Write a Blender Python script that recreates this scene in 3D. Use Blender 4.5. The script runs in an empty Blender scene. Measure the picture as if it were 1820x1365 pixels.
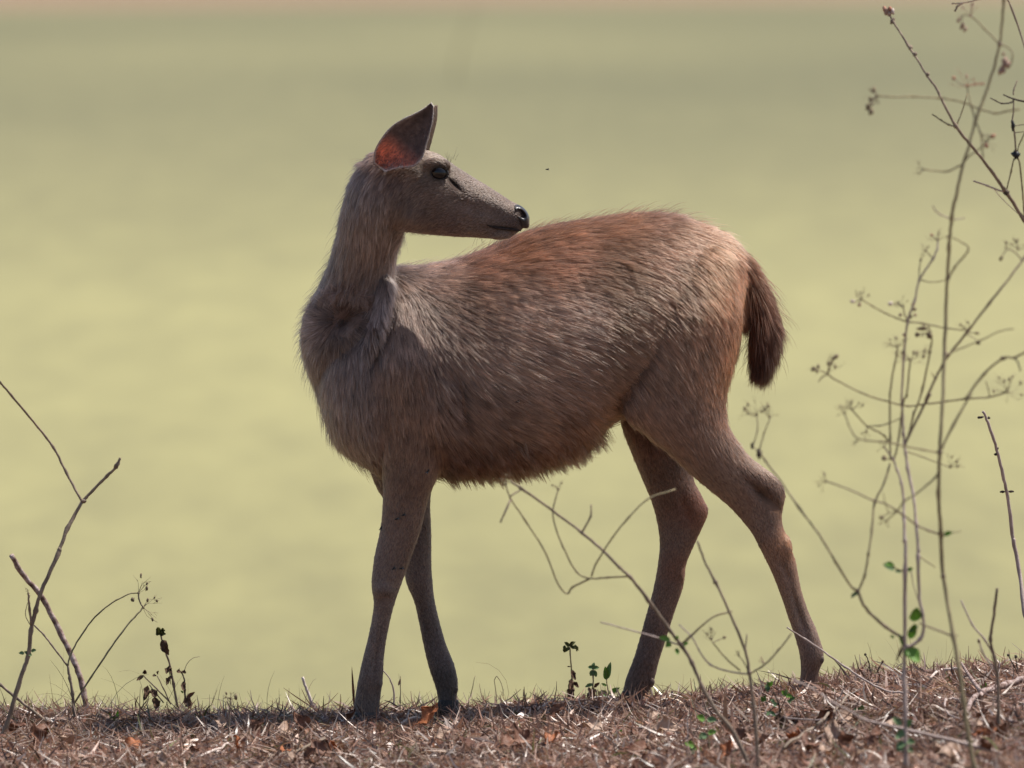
import bpy, math, random
import numpy as np
from mathutils import Vector, Matrix
from mathutils.kdtree import KDTree

rng = np.random.default_rng(7)
random.seed(7)
scene = bpy.context.scene
COL = scene.collection

# ------------------------------------------------------------------ camera
CAM_D, CAM_H, FPX = 20.0, 1.5, 18200.0          # metres from the deer, metres above its feet, focal length in photo pixels
PITCH = math.atan(CAM_H / CAM_D) - (1250 - 682.5) / FPX
cam_data = bpy.data.cameras.new('camera')
cam = bpy.data.objects.new('camera', cam_data)
COL.objects.link(cam)
cam.location = (0, -CAM_D, CAM_H)
cam.rotation_euler = (math.pi / 2 - PITCH, 0, 0)
cam_data.sensor_width = 22.3
cam_data.lens = 22.3 * FPX / 1820.0
cam_data.clip_start = 0.5
cam_data.clip_end = 6000
cam_data.dof.use_dof = True
cam_data.dof.focus_distance = CAM_D - 0.05
cam_data.dof.aperture_fstop = cam_data.lens / 64.0      # a 64 mm wide aperture
scene.camera = cam

# ------------------------------------------------------------------ light
SUN_TO = Vector((0.44, 0.12, 0.89)).normalized()
elev = math.asin(SUN_TO.z)
azim = math.atan2(SUN_TO.x, SUN_TO.y)
world = bpy.data.worlds.new('World')
scene.world = world
world.use_nodes = True
wn = world.node_tree
for n in list(wn.nodes):
    wn.nodes.remove(n)
sky = wn.nodes.new('ShaderNodeTexSky')
sky.sky_type = 'NISHITA'
sky.sun_disc = False
sky.sun_elevation = elev
sky.sun_rotation = azim
sky.dust_density = 2.0
bg = wn.nodes.new('ShaderNodeBackground')
bg.inputs['Strength'].default_value = 0.105
wo = wn.nodes.new('ShaderNodeOutputWorld')
wn.links.new(sky.outputs[0], bg.inputs[0])
wn.links.new(bg.outputs[0], wo.inputs[0])
sun_data = bpy.data.lights.new('sun', 'SUN')
sun_data.energy = 5.0
sun_data.angle = math.radians(0.53)
sun_data.color = (1.0, 0.95, 0.88)
sun = bpy.data.objects.new('sun', sun_data)
COL.objects.link(sun)
sun.rotation_euler = SUN_TO.to_track_quat('Z', 'Y').to_euler()
scene.view_settings.view_transform = 'Standard'
scene.view_settings.look = 'None'
scene.view_settings.gamma = 1.0
scene.view_settings.exposure = 0.35
scene.cycles.use_denoising = True
scene.cycles.max_bounces = 10
scene.cycles.transparent_max_bounces = 12
scene.cycles_curves.shape = 'RIBBONS'

# ------------------------------------------------------------------ pixels <-> places
cp, sp = math.cos(PITCH), math.sin(PITCH)
def W(px, py, y):
    """the point on the upright plane at depth y that the photo shows at (px, py)"""
    u = (px - 910.0) / FPX
    v = (682.5 - py) / FPX
    dy = cp + v * sp
    dz = -sp + v * cp
    t = (y + CAM_D) / dy
    return np.array([u * t, y, CAM_H + dz * t])
def PX(P):
    """photo pixels of an array of points"""
    P = np.asarray(P, float)
    dx, dy, dz = P[:, 0], P[:, 1] + CAM_D, P[:, 2] - CAM_H
    f = dy * cp - dz * sp
    upv = dy * sp + dz * cp
    return np.stack([910 + FPX * dx / f, 682.5 - FPX * upv / f], 1)

def sstep(a, b, x):
    t = np.clip((x - a) / (b - a), 0, 1)
    return t * t * (3 - 2 * t)
GX = np.array([-6, -1.6, -.89, -.286, -.126, .236, .577, .978, 1.6, 6])
GZ = np.array([-.05, -.030, -.020, -.022, -.014, .002, .036, .075, .10, .16])
def ground_z(x, y):
    x = np.asarray(x, float); y = np.asarray(y, float)
    g = (np.interp(x - .12, GX, GZ) + np.interp(x - .06, GX, GZ) + np.interp(x, GX, GZ) + np.interp(x + .06, GX, GZ) + np.interp(x + .12, GX, GZ)) / 5
    z = g - 0.022
    z = z + .006 * np.sin(x * 9 + y * 5) * np.cos(y * 7.3 - x * 3) + .004 * np.sin(x * 23 + 1.3) * np.sin(y * 19)
    f = np.clip(y - 0.08, 0, None)
    drop = np.where(f < .6, .42 * f * f, .1512 + .504 * (f - .6))
    z = z - np.minimum(drop, 1.6)
    # the far shore rises again
    shore = 298 + 1.25 * np.clip(x, -120, 120)
    z = np.where(y > 150, np.clip(-.6 + (y - shore) * .02, -1.6, 1.2), z)
    return z
POND_Z = -0.6
def ground_hit(px, py):
    lo, hi = -6.0, 0.25
    for _ in range(40):
        m = (lo + hi) / 2
        p = W(px, py, m)
        if p[2] > ground_z(p[0], m): lo = m
        else: hi = m
    p = W(px, py, (lo + hi) / 2)
    return p

# ------------------------------------------------------------------ materials
def new_mat(name):
    m = bpy.data.materials.new(name)
    m.use_nodes = True
    nt = m.node_tree
    for n in list(nt.nodes):
        nt.nodes.remove(n)
    out = nt.nodes.new('ShaderNodeOutputMaterial')
    return m, nt, out
def principled(nt, **kw):
    b = nt.nodes.new('ShaderNodeBsdfPrincipled')
    for k, v in kw.items():
        b.inputs[k].default_value = v
    return b
def noise(nt, scale, detail=4, coord='Object', vscale=None, rough=.55):
    tc = nt.nodes.new('ShaderNodeTexCoord')
    n = nt.nodes.new('ShaderNodeTexNoise')
    n.inputs['Scale'].default_value = scale
    n.inputs['Detail'].default_value = detail
    n.inputs['Roughness'].default_value = rough
    src = tc.outputs[coord]
    if vscale:
        mp = nt.nodes.new('ShaderNodeMapping')
        mp.inputs['Scale'].default_value = vscale
        nt.links.new(src, mp.inputs['Vector'])
        src = mp.outputs[0]
    nt.links.new(src, n.inputs['Vector'])
    return n
def ramp(nt, fac, stops):
    r = nt.nodes.new('ShaderNodeValToRGB')
    els = r.color_ramp.elements
    els[0].position, els[0].color = stops[0][0], (*stops[0][1], 1)
    els[1].position, els[1].color = stops[-1][0], (*stops[-1][1], 1)
    for p, c in stops[1:-1]:
        e = els.new(p); e.color = (*c, 1)
    nt.links.new(fac, r.inputs['Fac'])
    return r
def noise_mat(name, stops, scale=40, rough=.75, bump=.2, vscale=None, transl=0.0, spec=.3):
    m, nt, out = new_mat(name)
    n = noise(nt, scale, vscale=vscale)
    r = ramp(nt, n.outputs['Fac'], stops)
    b = principled(nt, Roughness=rough)
    b.inputs['Specular IOR Level'].default_value = spec
    nt.links.new(r.outputs[0], b.inputs['Base Color'])
    if bump:
        bp = nt.nodes.new('ShaderNodeBump')
        bp.inputs['Strength'].default_value = bump
        bp.inputs['Distance'].default_value = .004
        n2 = noise(nt, scale * 3)
        nt.links.new(n2.outputs['Fac'], bp.inputs['Height'])
        nt.links.new(bp.outputs[0], b.inputs['Normal'])
    if transl:
        tr = nt.nodes.new('ShaderNodeBsdfTranslucent')
        nt.links.new(r.outputs[0], tr.inputs['Color'])
        mx = nt.nodes.new('ShaderNodeMixShader')
        mx.inputs[0].default_value = transl
        nt.links.new(b.outputs[0], mx.inputs[1]); nt.links.new(tr.outputs[0], mx.inputs[2])
        nt.links.new(mx.outputs[0], out.inputs[0])
    else:
        nt.links.new(b.outputs[0], out.inputs[0])
    return m
def attr_mat(name, rough=.6, spec=.3, transl=0.0, grain=None):
    m, nt, out = new_mat(name)
    a = nt.nodes.new('ShaderNodeAttribute'); a.attribute_name = 'tint'
    colr = a.outputs['Color']
    if grain:
        n = noise(nt, grain, 3)
        r = ramp(nt, n.outputs['Fac'], [(.3, (.62, .62, .62)), (.7, (1.25, 1.22, 1.2))])
        mu = nt.nodes.new('ShaderNodeMix'); mu.data_type = 'RGBA'; mu.blend_type = 'MULTIPLY'
        mu.inputs[0].default_value = 1
        nt.links.new(colr, mu.inputs[6]); nt.links.new(r.outputs[0], mu.inputs[7])
        colr = mu.outputs[2]
    b = principled(nt, Roughness=rough)
    b.inputs['Specular IOR Level'].default_value = spec
    nt.links.new(colr, b.inputs['Base Color'])
    sh = b.outputs[0]
    if transl:
        tr = nt.nodes.new('ShaderNodeBsdfTranslucent')
        nt.links.new(colr, tr.inputs['Color'])
        mx = nt.nodes.new('ShaderNodeMixShader'); mx.inputs[0].default_value = transl
        nt.links.new(sh, mx.inputs[1]); nt.links.new(tr.outputs[0], mx.inputs[2])
        sh = mx.outputs[0]
    nt.links.new(sh, out.inputs[0])
    return m

MAT = {}
MAT['soil'] = noise_mat('dry soil', [(.3, (.12, .078, .048)), (.5, (.23, .155, .095)), (.72, (.34, .24, .15))], scale=14, rough=.95, bump=.6)
MAT['straw'] = attr_mat('dry grass', rough=.38, spec=.55, transl=.25)
MAT['green'] = noise_mat('green leaf', [(.3, (.15, .31, .055)), (.7, (.27, .47, .10))], scale=60, rough=.5, bump=.15, transl=.5)
MAT['greygreen'] = noise_mat('dull green leaf', [(.3, (.12, .21, .085)), (.7, (.24, .36, .18))], scale=60, rough=.6, bump=.15, transl=.45)
MAT['wilt'] = noise_mat('wilted leaf', [(.3, (.07, .038, .025)), (.7, (.21, .115, .065))], scale=70, rough=.7, bump=.3, transl=.3)
MAT['wiltgreen'] = noise_mat('half wilted leaf', [(.35, (.08, .085, .03)), (.65, (.20, .22, .075))], scale=70, rough=.7, bump=.3, transl=.4)
MAT['deadleaf'] = noise_mat('dead leaf', [(.3, (.08, .035, .02)), (.5, (.19, .085, .05)), (.75, (.36, .20, .13))], scale=45, rough=.6, bump=.3, transl=.15)
MAT['deadleaf_pale'] = noise_mat('pale dead leaf', [(.3, (.28, .17, .11)), (.7, (.55, .40, .31))], scale=45, rough=.6, bump=.3, transl=.15)
MAT['deadleaf_orange'] = noise_mat('orange dead leaf', [(.3, (.26, .08, .03)), (.7, (.50, .19, .08))], scale=45, rough=.6, bump=.3, transl=.2)
MAT['stem'] = noise_mat('dry stem', [(.3, (.12, .09, .066)), (.7, (.30, .23, .17))], scale=90, vscale=(1, 1, .25), rough=.8, bump=.3)
MAT['stem_green'] = noise_mat('olive stem', [(.3, (.17, .14, .08)), (.7, (.34, .285, .165))], scale=90, vscale=(1, 1, .25), rough=.8, bump=.3)
MAT['stem_dark'] = noise_mat('dark stem', [(.3, (.03, .022, .018)), (.7, (.085, .062, .048))], scale=90, rough=.8, bump=.3)
MAT['stem_pale'] = noise_mat('pale stem', [(.3, (.27, .20, .17)), (.7, (.52, .42, .38))], scale=90, vscale=(1, 1, .3), rough=.7, bump=.3)
MAT['stick'] = noise_mat('bark', [(.36, (.10, .055, .04)), (.5, (.26, .18, .155)), (.64, (.44, .35, .32))], scale=60, rough=.85, bump=.5)
MAT['white_wood'] = noise_mat('bleached wood', [(.3, (.42, .33, .28)), (.7, (.70, .60, .54))], scale=60, rough=.7, bump=.3)
MAT['seed'] = noise_mat('seed head', [(.3, (.13, .095, .06)), (.7, (.27, .21, .13))], scale=120, rough=.8, bump=0)
MAT['seed_pink'] = noise_mat('pinkish dry flower', [(.35, (.24, .13, .09)), (.65, (.46, .34, .27))], scale=150, rough=.8, bump=0)
MAT['seed_red'] = noise_mat('rust red dry flower', [(.35, (.28, .075, .035)), (.65, (.50, .32, .24))], scale=150, rough=.8, bump=0)
MAT['black'] = noise_mat('fly black', [(.3, (.008, .008, .008)), (.7, (.02, .02, .022))], scale=300, rough=.4, bump=0)
MAT['hoof'] = noise_mat('hoof horn', [(.3, (.018, .015, .014)), (.7, (.06, .05, .045))], scale=80, rough=.45, bump=.2)

# pond: water under a skin of pale algae
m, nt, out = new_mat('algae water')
n1 = noise(nt, 1.0, 3, vscale=(3.4, .42, 1))
n2 = noise(nt, 1.0, 2, vscale=(.05, .011, 1))
n3 = noise(nt, 1.0, 4, vscale=(10, 1.8, 1))
ma = nt.nodes.new('ShaderNodeMath'); ma.operation = 'MULTIPLY_ADD'
nt.links.new(n2.outputs['Fac'], ma.inputs[0]); ma.inputs[1].default_value = .9
mb = nt.nodes.new('ShaderNodeMath'); mb.operation = 'MULTIPLY_ADD'
nt.links.new(n1.outputs['Fac'], mb.inputs[0]); mb.inputs[1].default_value = .50
mc = nt.nodes.new('ShaderNodeMath'); mc.operation = 'MULTIPLY'
nt.links.new(n3.outputs['Fac'], mc.inputs[0]); mc.inputs[1].default_value = .12
nt.links.new(mc.outputs[0], mb.inputs[2]); nt.links.new(mb.outputs[0], ma.inputs[2])
tcp = nt.nodes.new('ShaderNodeTexCoord'); sx = nt.nodes.new('ShaderNodeSeparateXYZ')
nt.links.new(tcp.outputs['Object'], sx.inputs[0])
# the skin of algae is thickest in a drift some 45 m out; farther water is coloured darker to stand for dark trees reflected there
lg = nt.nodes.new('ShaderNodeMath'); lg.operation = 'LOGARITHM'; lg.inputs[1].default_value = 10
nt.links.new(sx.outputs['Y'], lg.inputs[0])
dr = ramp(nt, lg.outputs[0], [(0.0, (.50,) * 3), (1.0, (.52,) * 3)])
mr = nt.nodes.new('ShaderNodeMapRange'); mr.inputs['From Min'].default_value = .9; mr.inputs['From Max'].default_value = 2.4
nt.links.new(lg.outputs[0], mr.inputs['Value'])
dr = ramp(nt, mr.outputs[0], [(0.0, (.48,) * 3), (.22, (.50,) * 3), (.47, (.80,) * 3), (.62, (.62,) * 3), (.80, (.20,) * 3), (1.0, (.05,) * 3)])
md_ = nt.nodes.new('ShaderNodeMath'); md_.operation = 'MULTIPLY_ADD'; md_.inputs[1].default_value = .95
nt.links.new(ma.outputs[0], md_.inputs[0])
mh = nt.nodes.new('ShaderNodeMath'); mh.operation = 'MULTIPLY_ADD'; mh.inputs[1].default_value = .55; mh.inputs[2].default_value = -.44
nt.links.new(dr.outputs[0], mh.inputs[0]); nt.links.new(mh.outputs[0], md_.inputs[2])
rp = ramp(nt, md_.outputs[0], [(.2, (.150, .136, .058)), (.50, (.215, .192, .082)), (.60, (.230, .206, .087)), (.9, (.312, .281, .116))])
b = principled(nt, Roughness=.5)
b.inputs['Specular IOR Level'].default_value = .12
nt.links.new(rp.outputs[0], b.inputs['Base Color'])
bp = nt.nodes.new('ShaderNodeBump'); bp.inputs['Strength'].default_value = .15; bp.inputs['Distance'].default_value = .02
nt.links.new(n3.outputs['Fac'], bp.inputs['Height']); nt.links.new(bp.outputs[0], b.inputs['Normal'])
nt.links.new(b.outputs[0], out.inputs[0])
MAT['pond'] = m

# ------------------------------------------------------------------ object helpers
def tag(o, label=None, cat=None, group=None, kind=None):
    if label: o['label'] = label
    if cat: o['category'] = cat
    if group: o['group'] = group
    if kind: o['kind'] = kind
    return o
def empty(name, loc):
    o = bpy.data.objects.new(name, None)
    o.empty_display_size = .05
    o.location = [float(c) for c in loc]
    COL.objects.link(o)
    return o
def mesh_obj(name, V, F, mat, parent=None, smooth=True, tint=None):
    V = np.asarray(V, float)
    me = bpy.data.meshes.new(name)
    if parent is not None:
        V = V - np.array(parent.matrix_basis.translation)[None, :] if parent.parent is None else V - np.array(parent.parent.matrix_basis.translation)[None, :]
    me.from_pydata(V.tolist(), [], F)
    if smooth:
        me.polygons.foreach_set('use_smooth', [True] * len(me.polygons))
    if tint is not None:
        a = me.color_attributes.new('tint', 'FLOAT_COLOR', 'POINT')
        c = np.ones((len(V), 4), np.float32); c[:, :3] = tint
        a.data.foreach_set('color', c.ravel())
    me.materials.append(mat)
    o = bpy.data.objects.new(name, me)
    COL.objects.link(o)
    if parent is not None:
        o.parent = parent
    return o
def centred(name, V, F, mat, **kw):
    """a single-mesh thing with its origin at its own base"""
    V = np.asarray(V, float)
    c = V.mean(0); c[2] = V[:, 2].min()
    o = mesh_obj(name, V - c, F, mat, **kw)
    o.location = c.tolist()
    return o

def catmull(P, sub=5):
    P = np.asarray(P, float)
    if len(P) < 3:
        t = np.linspace(0, 1, sub + 1)[:, None]
        return P[0] * (1 - t) + P[-1] * t
    Q = np.vstack([2 * P[0] - P[1], P, 2 * P[-1] - P[-2]])
    outp = []
    for i in range(1, len(Q) - 2):
        p0, p1, p2, p3 = Q[i - 1], Q[i], Q[i + 1], Q[i + 2]
        for k in range(sub):
            t = k / sub
            outp.append(.5 * (2 * p1 + (p2 - p0) * t + (2 * p0 - 5 * p1 + 4 * p2 - p3) * t * t + (3 * p1 - p0 - 3 * p2 + p3) * t ** 3))
    outp.append(P[-1])
    return np.array(outp)
def tube(P, R, n=7):
    """closed tapered tube along points P with radii R"""
    P = np.asarray(P, float); R = np.asarray(R, float)
    T = np.gradient(P, axis=0)
    T /= np.linalg.norm(T, axis=1)[:, None] + 1e-12
    ref = np.array([0, 1, 0.0])
    V = []
    for p, r, t in zip(P, R, T):
        a = np.cross(t, ref); la = np.linalg.norm(a)
        if la < .15:
            a = np.cross(t, [1, 0, 0]); la = np.linalg.norm(a)
        a /= la
        bvec = np.cross(t, a)
        for k in range(n):
            g = 2 * math.pi * k / n
            V.append(p + r * (math.cos(g) * a + math.sin(g) * bvec))
    F = []
    for i in range(len(P) - 1):
        for k in range(n):
            F.append((i * n + k, i * n + (k + 1) % n, (i + 1) * n + (k + 1) % n, (i + 1) * n + k))
    F.append(tuple(range(n))[::-1])
    F.append(tuple((len(P) - 1) * n + k for k in range(n)))
    return np.array(V), F
def merge(parts):
    V, F, o = [], [], 0
    for v, f in parts:
        V.append(v); F += [tuple(i + o for i in q) for q in f]; o += len(v)
    return np.vstack(V), F
def blob(c, r, axes=(1, 1, 1), seg=8, rings=6, jit=0.0, rot=None):
    V = [np.array([0, 0, -1.0])]
    for i in range(1, rings):
        th = math.pi * i / rings
        for k in range(seg):
            g = 2 * math.pi * k / seg
            V.append(np.array([math.sin(th) * math.cos(g), math.sin(th) * math.sin(g), -math.cos(th)]))
    V.append(np.array([0, 0, 1.0]))
    V = np.array(V) * np.array(axes) * r
    if jit: V *= 1 + rng.normal(0, jit, (len(V), 1))
    if rot is not None: V = V @ np.array(rot).T
    F = []
    for k in range(seg):
        F.append((0, 1 + (k + 1) % seg, 1 + k))
    for i in range(rings - 2):
        for k in range(seg):
            a, b2 = 1 + i * seg + k, 1 + i * seg + (k + 1) % seg
            F.append((a, b2, b2 + seg, a + seg))
    L = len(V) - 1
    for k in range(seg):
        F.append((L, 1 + (rings - 2) * seg + k, 1 + (rings - 2) * seg + (k + 1) % seg))
    return V + np.asarray(c), F
def leaf_shape(base, direction, length, width, up=(0, 0, 1), curl=.3, fold=.25, nseg=7, nw=4, wav=.0):
    """a pointed leaf: stalk end at base, growing along direction, curling towards 'up'"""
    d = np.array(direction, float); d /= np.linalg.norm(d)
    u = np.array(up, float); u -= d * u.dot(d)
    if np.linalg.norm(u) < 1e-3: u = np.cross(d, [1, .2, .1])
    u /= np.linalg.norm(u)
    s = np.cross(d, u)
    V, F = [], []
    for i in range(nseg + 1):
        t = i / nseg
        w = width * .5 * (math.sin(math.pi * min(1, t ** .75)) ** .8 + .03)
        ang = curl * t
        pos = np.array(base) + length * ((math.sin(ang) / curl if abs(curl) > 1e-3 else t) * d + ((1 - math.cos(ang)) / curl if abs(curl) > 1e-3 else 0) * u)
        nrm = math.cos(ang) * u - math.sin(ang) * d
        for k in range(nw + 1):
            q = 2 * k / nw - 1
            h = fold * abs(q) * w + wav * w * math.sin(t * 9 + q * 3) * abs(q)
            V.append(pos + s * q * w * (1 - .15 * fold) + nrm * h)
    for i in range(nseg):
        for k in range(nw):
            a = i * (nw + 1) + k
            F.append((a, a + 1, a + nw + 2, a + nw + 1))
    V = np.array(V)
    # give it a thin body
    n = len(V)
    V2 = V - u * max(.0004, length * .006)
    F2 = [tuple(i + n for i in q[::-1]) for q in F]
    rim = [k for k in range(nw + 1)] + [i * (nw + 1) + nw for i in range(1, nseg + 1)] + [nseg * (nw + 1) + k for k in range(nw - 1, -1, -1)] + [i * (nw + 1) for i in range(nseg - 1, 0, -1)]
    F3 = [(rim[i], rim[(i + 1) % len(rim)], rim[(i + 1) % len(rim)] + n, rim[i] + n) for i in range(len(rim))]
    return np.vstack([V, V2]), F + F2 + F3

# ================================================================== the setting
def axis_lines(segs):
    out_ = []
    for a, b_, s in segs:
        k = max(1, int(round((b_ - a) / s)))
        out_ += list(np.linspace(a, b_, k, endpoint=False))
    out_.append(segs[-1][1])
    return np.array(out_)
xs = axis_lines([(-3000, -300, 900), (-300, -30, 30), (-30, -3, 3), (-3, -1.8, .2), (-1.8, 1.8, .03), (1.8, 3, .2), (3, 30, 3), (30, 300, 30), (300, 3000, 900)])
ys = axis_lines([(-60, -22, 8), (-22, -4, 1), (-4, .2, .03), (.2, 1.2, .06), (1.2, 4, .4), (4, 140, 34), (140, 460, 4), (460, 1000, 60), (1000, 4500, 700)])
gx, gy = np.meshgrid(xs, ys)
gz = ground_z(gx, gy)
V = np.stack([gx.ravel(), gy.ravel(), gz.ravel()], 1)
nx = len(xs)
F = [(j * nx + i, j * nx + i + 1, (j + 1) * nx + i + 1, (j + 1) * nx + i) for j in range(len(ys) - 1) for i in range(nx - 1)]
tag(mesh_obj('ground', V, F, MAT['soil']), kind='structure')
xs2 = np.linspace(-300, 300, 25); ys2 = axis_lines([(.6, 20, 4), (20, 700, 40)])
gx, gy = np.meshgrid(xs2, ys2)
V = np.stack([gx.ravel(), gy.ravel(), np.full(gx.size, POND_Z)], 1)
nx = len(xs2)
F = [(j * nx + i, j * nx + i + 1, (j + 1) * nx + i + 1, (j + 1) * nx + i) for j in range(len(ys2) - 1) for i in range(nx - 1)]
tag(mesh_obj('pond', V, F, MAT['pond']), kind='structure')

# ================================================================== the deer
deer = empty('deer', (0, 0, -.01))
tag(deer, 'young brown shaggy deer standing in dry grass, looking back over its shoulder', 'deer')
PARTS = ['torso', 'neck', 'head', 'legnf', 'legff', 'legnh', 'legfh', 'tail']
LV, LF, LP = [], [], []
def loft(rings, part, n=32, sub=4, store=True, expo=2.0, pear=0.0):
    """rings: (ax, ay, bx, by, depth, half_depth) - two outline points in the photo, distance of the ring's middle, half its thickness"""
    R = []
    for ax, ay, bx, by, yc, d in rings:
        A, B = W(ax, ay, yc), W(bx, by, yc)
        c = (A + B) / 2
        R.append(np.concatenate([c, (A - B) / 2, [d]]))
    R = catmull(np.array(R), sub)
    V = []
    for r in R:
        c, ax, d = r[:3], r[3:6], max(r[6], .001)
        for k in range(n):
            g = 2 * math.pi * k / n
            cg, sg = math.cos(g), math.sin(g)
            cg = math.copysign(abs(cg) ** (2 / expo), cg); sg = math.copysign(abs(sg) ** (2 / expo), sg)
            V.append(c + ax * cg + np.array([0, d * (1 - pear * cg), 0]) * sg)
    m_ = len(R)
    V.append(R[0][:3] + (R[0][:3] - R[1][:3]) * .25); V.append(R[-1][:3] + (R[-1][:3] - R[-2][:3]) * .25)
    F = []
    for i in range(m_ - 1):
        for k in range(n):
            F.append((i * n + k, i * n + (k + 1) % n, (i + 1) * n + (k + 1) % n, (i + 1) * n + k))
    for k in range(n):
        F.append((m_ * n, (k + 1) % n, k)); F.append((m_ * n + 1, (m_ - 1) * n + k, (m_ - 1) * n + (k + 1) % n))
    V = np.array(V)
    if store:
        o = sum(len(v) for v in LV)
        LV.append(V); LF.extend([tuple(i + o for i in q) for q in F]); LP.extend([PARTS.index(part)] * len(V))
    return V, F
def lump(px, py, y, rx, ry, rz, part):
    """a muscle: an ellipsoid, radii in photo pixels across / down, metres deep"""
    s = .0011
    V, F = blob(W(px, py, y), 1.0, (rx * s, rz, ry * s), 16, 10)
    o = sum(len(v) for v in LV)
    LV.append(V); LF.extend([tuple(i + o for i in q) for q in F]); LP.extend([PARTS.index(part)] * len(V))

loft([(556, 560, 562, 690, .0, .04), (585, 505, 590, 775, .0, .085), (630, 482, 632, 816, .0, .115), (680, 473, 682, 842, .0, .135),
      (740, 470, 742, 846, .0, .147), (800, 461, 802, 844, .0, .156), (860, 441, 862, 842, .0, .166), (920, 417, 922, 836, .0, .172),
      (980, 400, 980, 822, .0, .172), (1040, 389, 1040, 795, .0, .166), (1090, 382, 1090, 752, .0, .158), (1140, 378, 1138, 738, .0, .15),
      (1190, 381, 1186, 735, .0, .142), (1240, 394, 1236, 735, .0, .13), (1285, 414, 1280, 705, .0, .112), (1312, 438, 1306, 640, .0, .085), (1326, 480, 1318, 570, .0, .045)],
     'torso', n=48, expo=2.1, pear=.24)
# neck: rises from the chest and bends towards the near side
loft([(560, 690, 740, 640, -.01, .06), (540, 620, 725, 580, -.02, .085), (546, 556, 706, 524, -.03, .082), (572, 500, 699, 488, -.047, .074), (590, 455, 702, 455, -.072, .066),
      (602, 405, 712, 428, -.10, .060), (612, 358, 726, 404, -.122, .058), (628, 312, 735, 378, -.135, .055), (650, 280, 740, 345, -.14, .046)], 'neck')
# fold of skin between neck and shoulder
loft([(680, 482, 697, 487, -.085, .008), (674, 508, 700, 513, -.104, .017), (664, 545, 694, 552, -.115, .022), (650, 592, 682, 604, -.115, .022), (636, 640, 668, 655, -.105, .012)], 'neck', n=18)
# head, pointing right
loft([(642, 300, 690, 396, -.14, .036), (664, 272, 712, 410, -.14, .050), (700, 264, 736, 413, -.14, .057), (740, 264, 757, 416, -.14, .060),
      (776, 272, 786, 419, -.142, .058), (806, 292, 813, 421, -.144, .049), (835, 311, 839, 422, -.146, .041), (865, 329, 866, 424, -.148, .034),
      (890, 345, 890, 426, -.149, .030), (908, 357, 906, 422, -.15, .027), (922, 364, 921, 413, -.15, .023), (933, 376, 931, 406, -.15, .013)], 'head', expo=2.2)
lump(778, 296, -.187, 24, 17, .013, 'head')      # brow
lump(888, 416, -.15, 26, 10, .026, 'head')      # chin
lump(745, 365, -.175, 42, 34, .022, 'head')      # cheek
# near fore leg with shoulder
loft([(672, 512, 735, 500, -.045, .026), (660, 565, 768, 550, -.066, .044), (652, 640, 795, 620, -.09, .062), (660, 720, 802, 700, -.092, .062), (670, 785, 802, 768, -.09, .055), (679, 840, 783, 832, -.088, .046),
      (680, 888, 762, 886, -.086, .037), (676, 938, 748, 942, -.085, .032), (665, 990, 729, 996, -.085, .030), (660, 1038, 713, 1040, -.086, .029), (664, 1074, 700, 1078, -.087, .022),
      (656, 1124, 689, 1126, -.088, .0185), (646, 1164, 683, 1166, -.089, .0185), (637, 1204, 681, 1202, -.09, .022), (631, 1238, 677, 1236, -.09, .0195), (627, 1268, 674, 1268, -.09, .021), (626, 1284, 674, 1284, -.09, .021)], 'legnf', n=24)
# far fore leg
loft([(648, 760, 770, 740, .08, .05), (655, 805, 770, 795, .082, .045), (664, 855, 768, 855, .083, .040), (688, 900, 765, 900, .083, .035), (704, 950, 767, 950, .083, .031), (716, 1000, 767, 1000, .083, .029),
      (722, 1036, 769, 1034, .083, .028), (736, 1070, 773, 1068, .083, .022), (745, 1110, 782, 1106, .083, .0185), (753, 1150, 793, 1144, .083, .0185), (763, 1190, 808, 1182, .083, .0215),
      (774, 1222, 814, 1214, .083, .019), (779, 1248, 812, 1244, .083, .020), (780, 1264, 814, 1262, .083, .020)], 'legff', n=24)
# near hind leg with haunch
loft([(1185, 425, 1275, 425, -.03, .026), (1140, 470, 1300, 455, -.050, .046), (1092, 560, 1318, 540, -.078, .066), (1082, 640, 1310, 620, -.084, .074), (1094, 722, 1294, 694, -.088, .072), (1138, 766, 1292, 736, -.09, .064), (1186, 804, 1302, 770, -.09, .054),
      (1236, 850, 1334, 812, -.089, .043), (1286, 892, 1380, 847, -.087, .032), (1312, 918, 1396, 876, -.086, .028), (1336, 948, 1390, 922, -.086, .025), (1358, 990, 1402, 964, -.086, .024),
      (1374, 1024, 1414, 996, -.086, .023), (1388, 1060, 1424, 1046, -.086, .021), (1400, 1096, 1437, 1086, -.086, .020), (1412, 1130, 1454, 1126, -.086, .023), (1421, 1164, 1464, 1166, -.086, .025),
      (1423, 1194, 1456, 1194, -.086, .021), (1420, 1222, 1453, 1222, -.086, .021), (1418, 1236, 1455, 1236, -.086, .021)], 'legnh', n=24)
lump(1395, 978, -.092, 13, 30, .017, 'legnh'); lump(1450, 1160, -.088, 14, 20, .020, 'legnh')
lump(1208, 1016, .076, 10, 26, .015, 'legfh'); lump(684, 1046, -.10, 20, 24, .018, 'legnf'); lump(664, 1212, -.09, 17, 18, .021, 'legnf')
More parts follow.
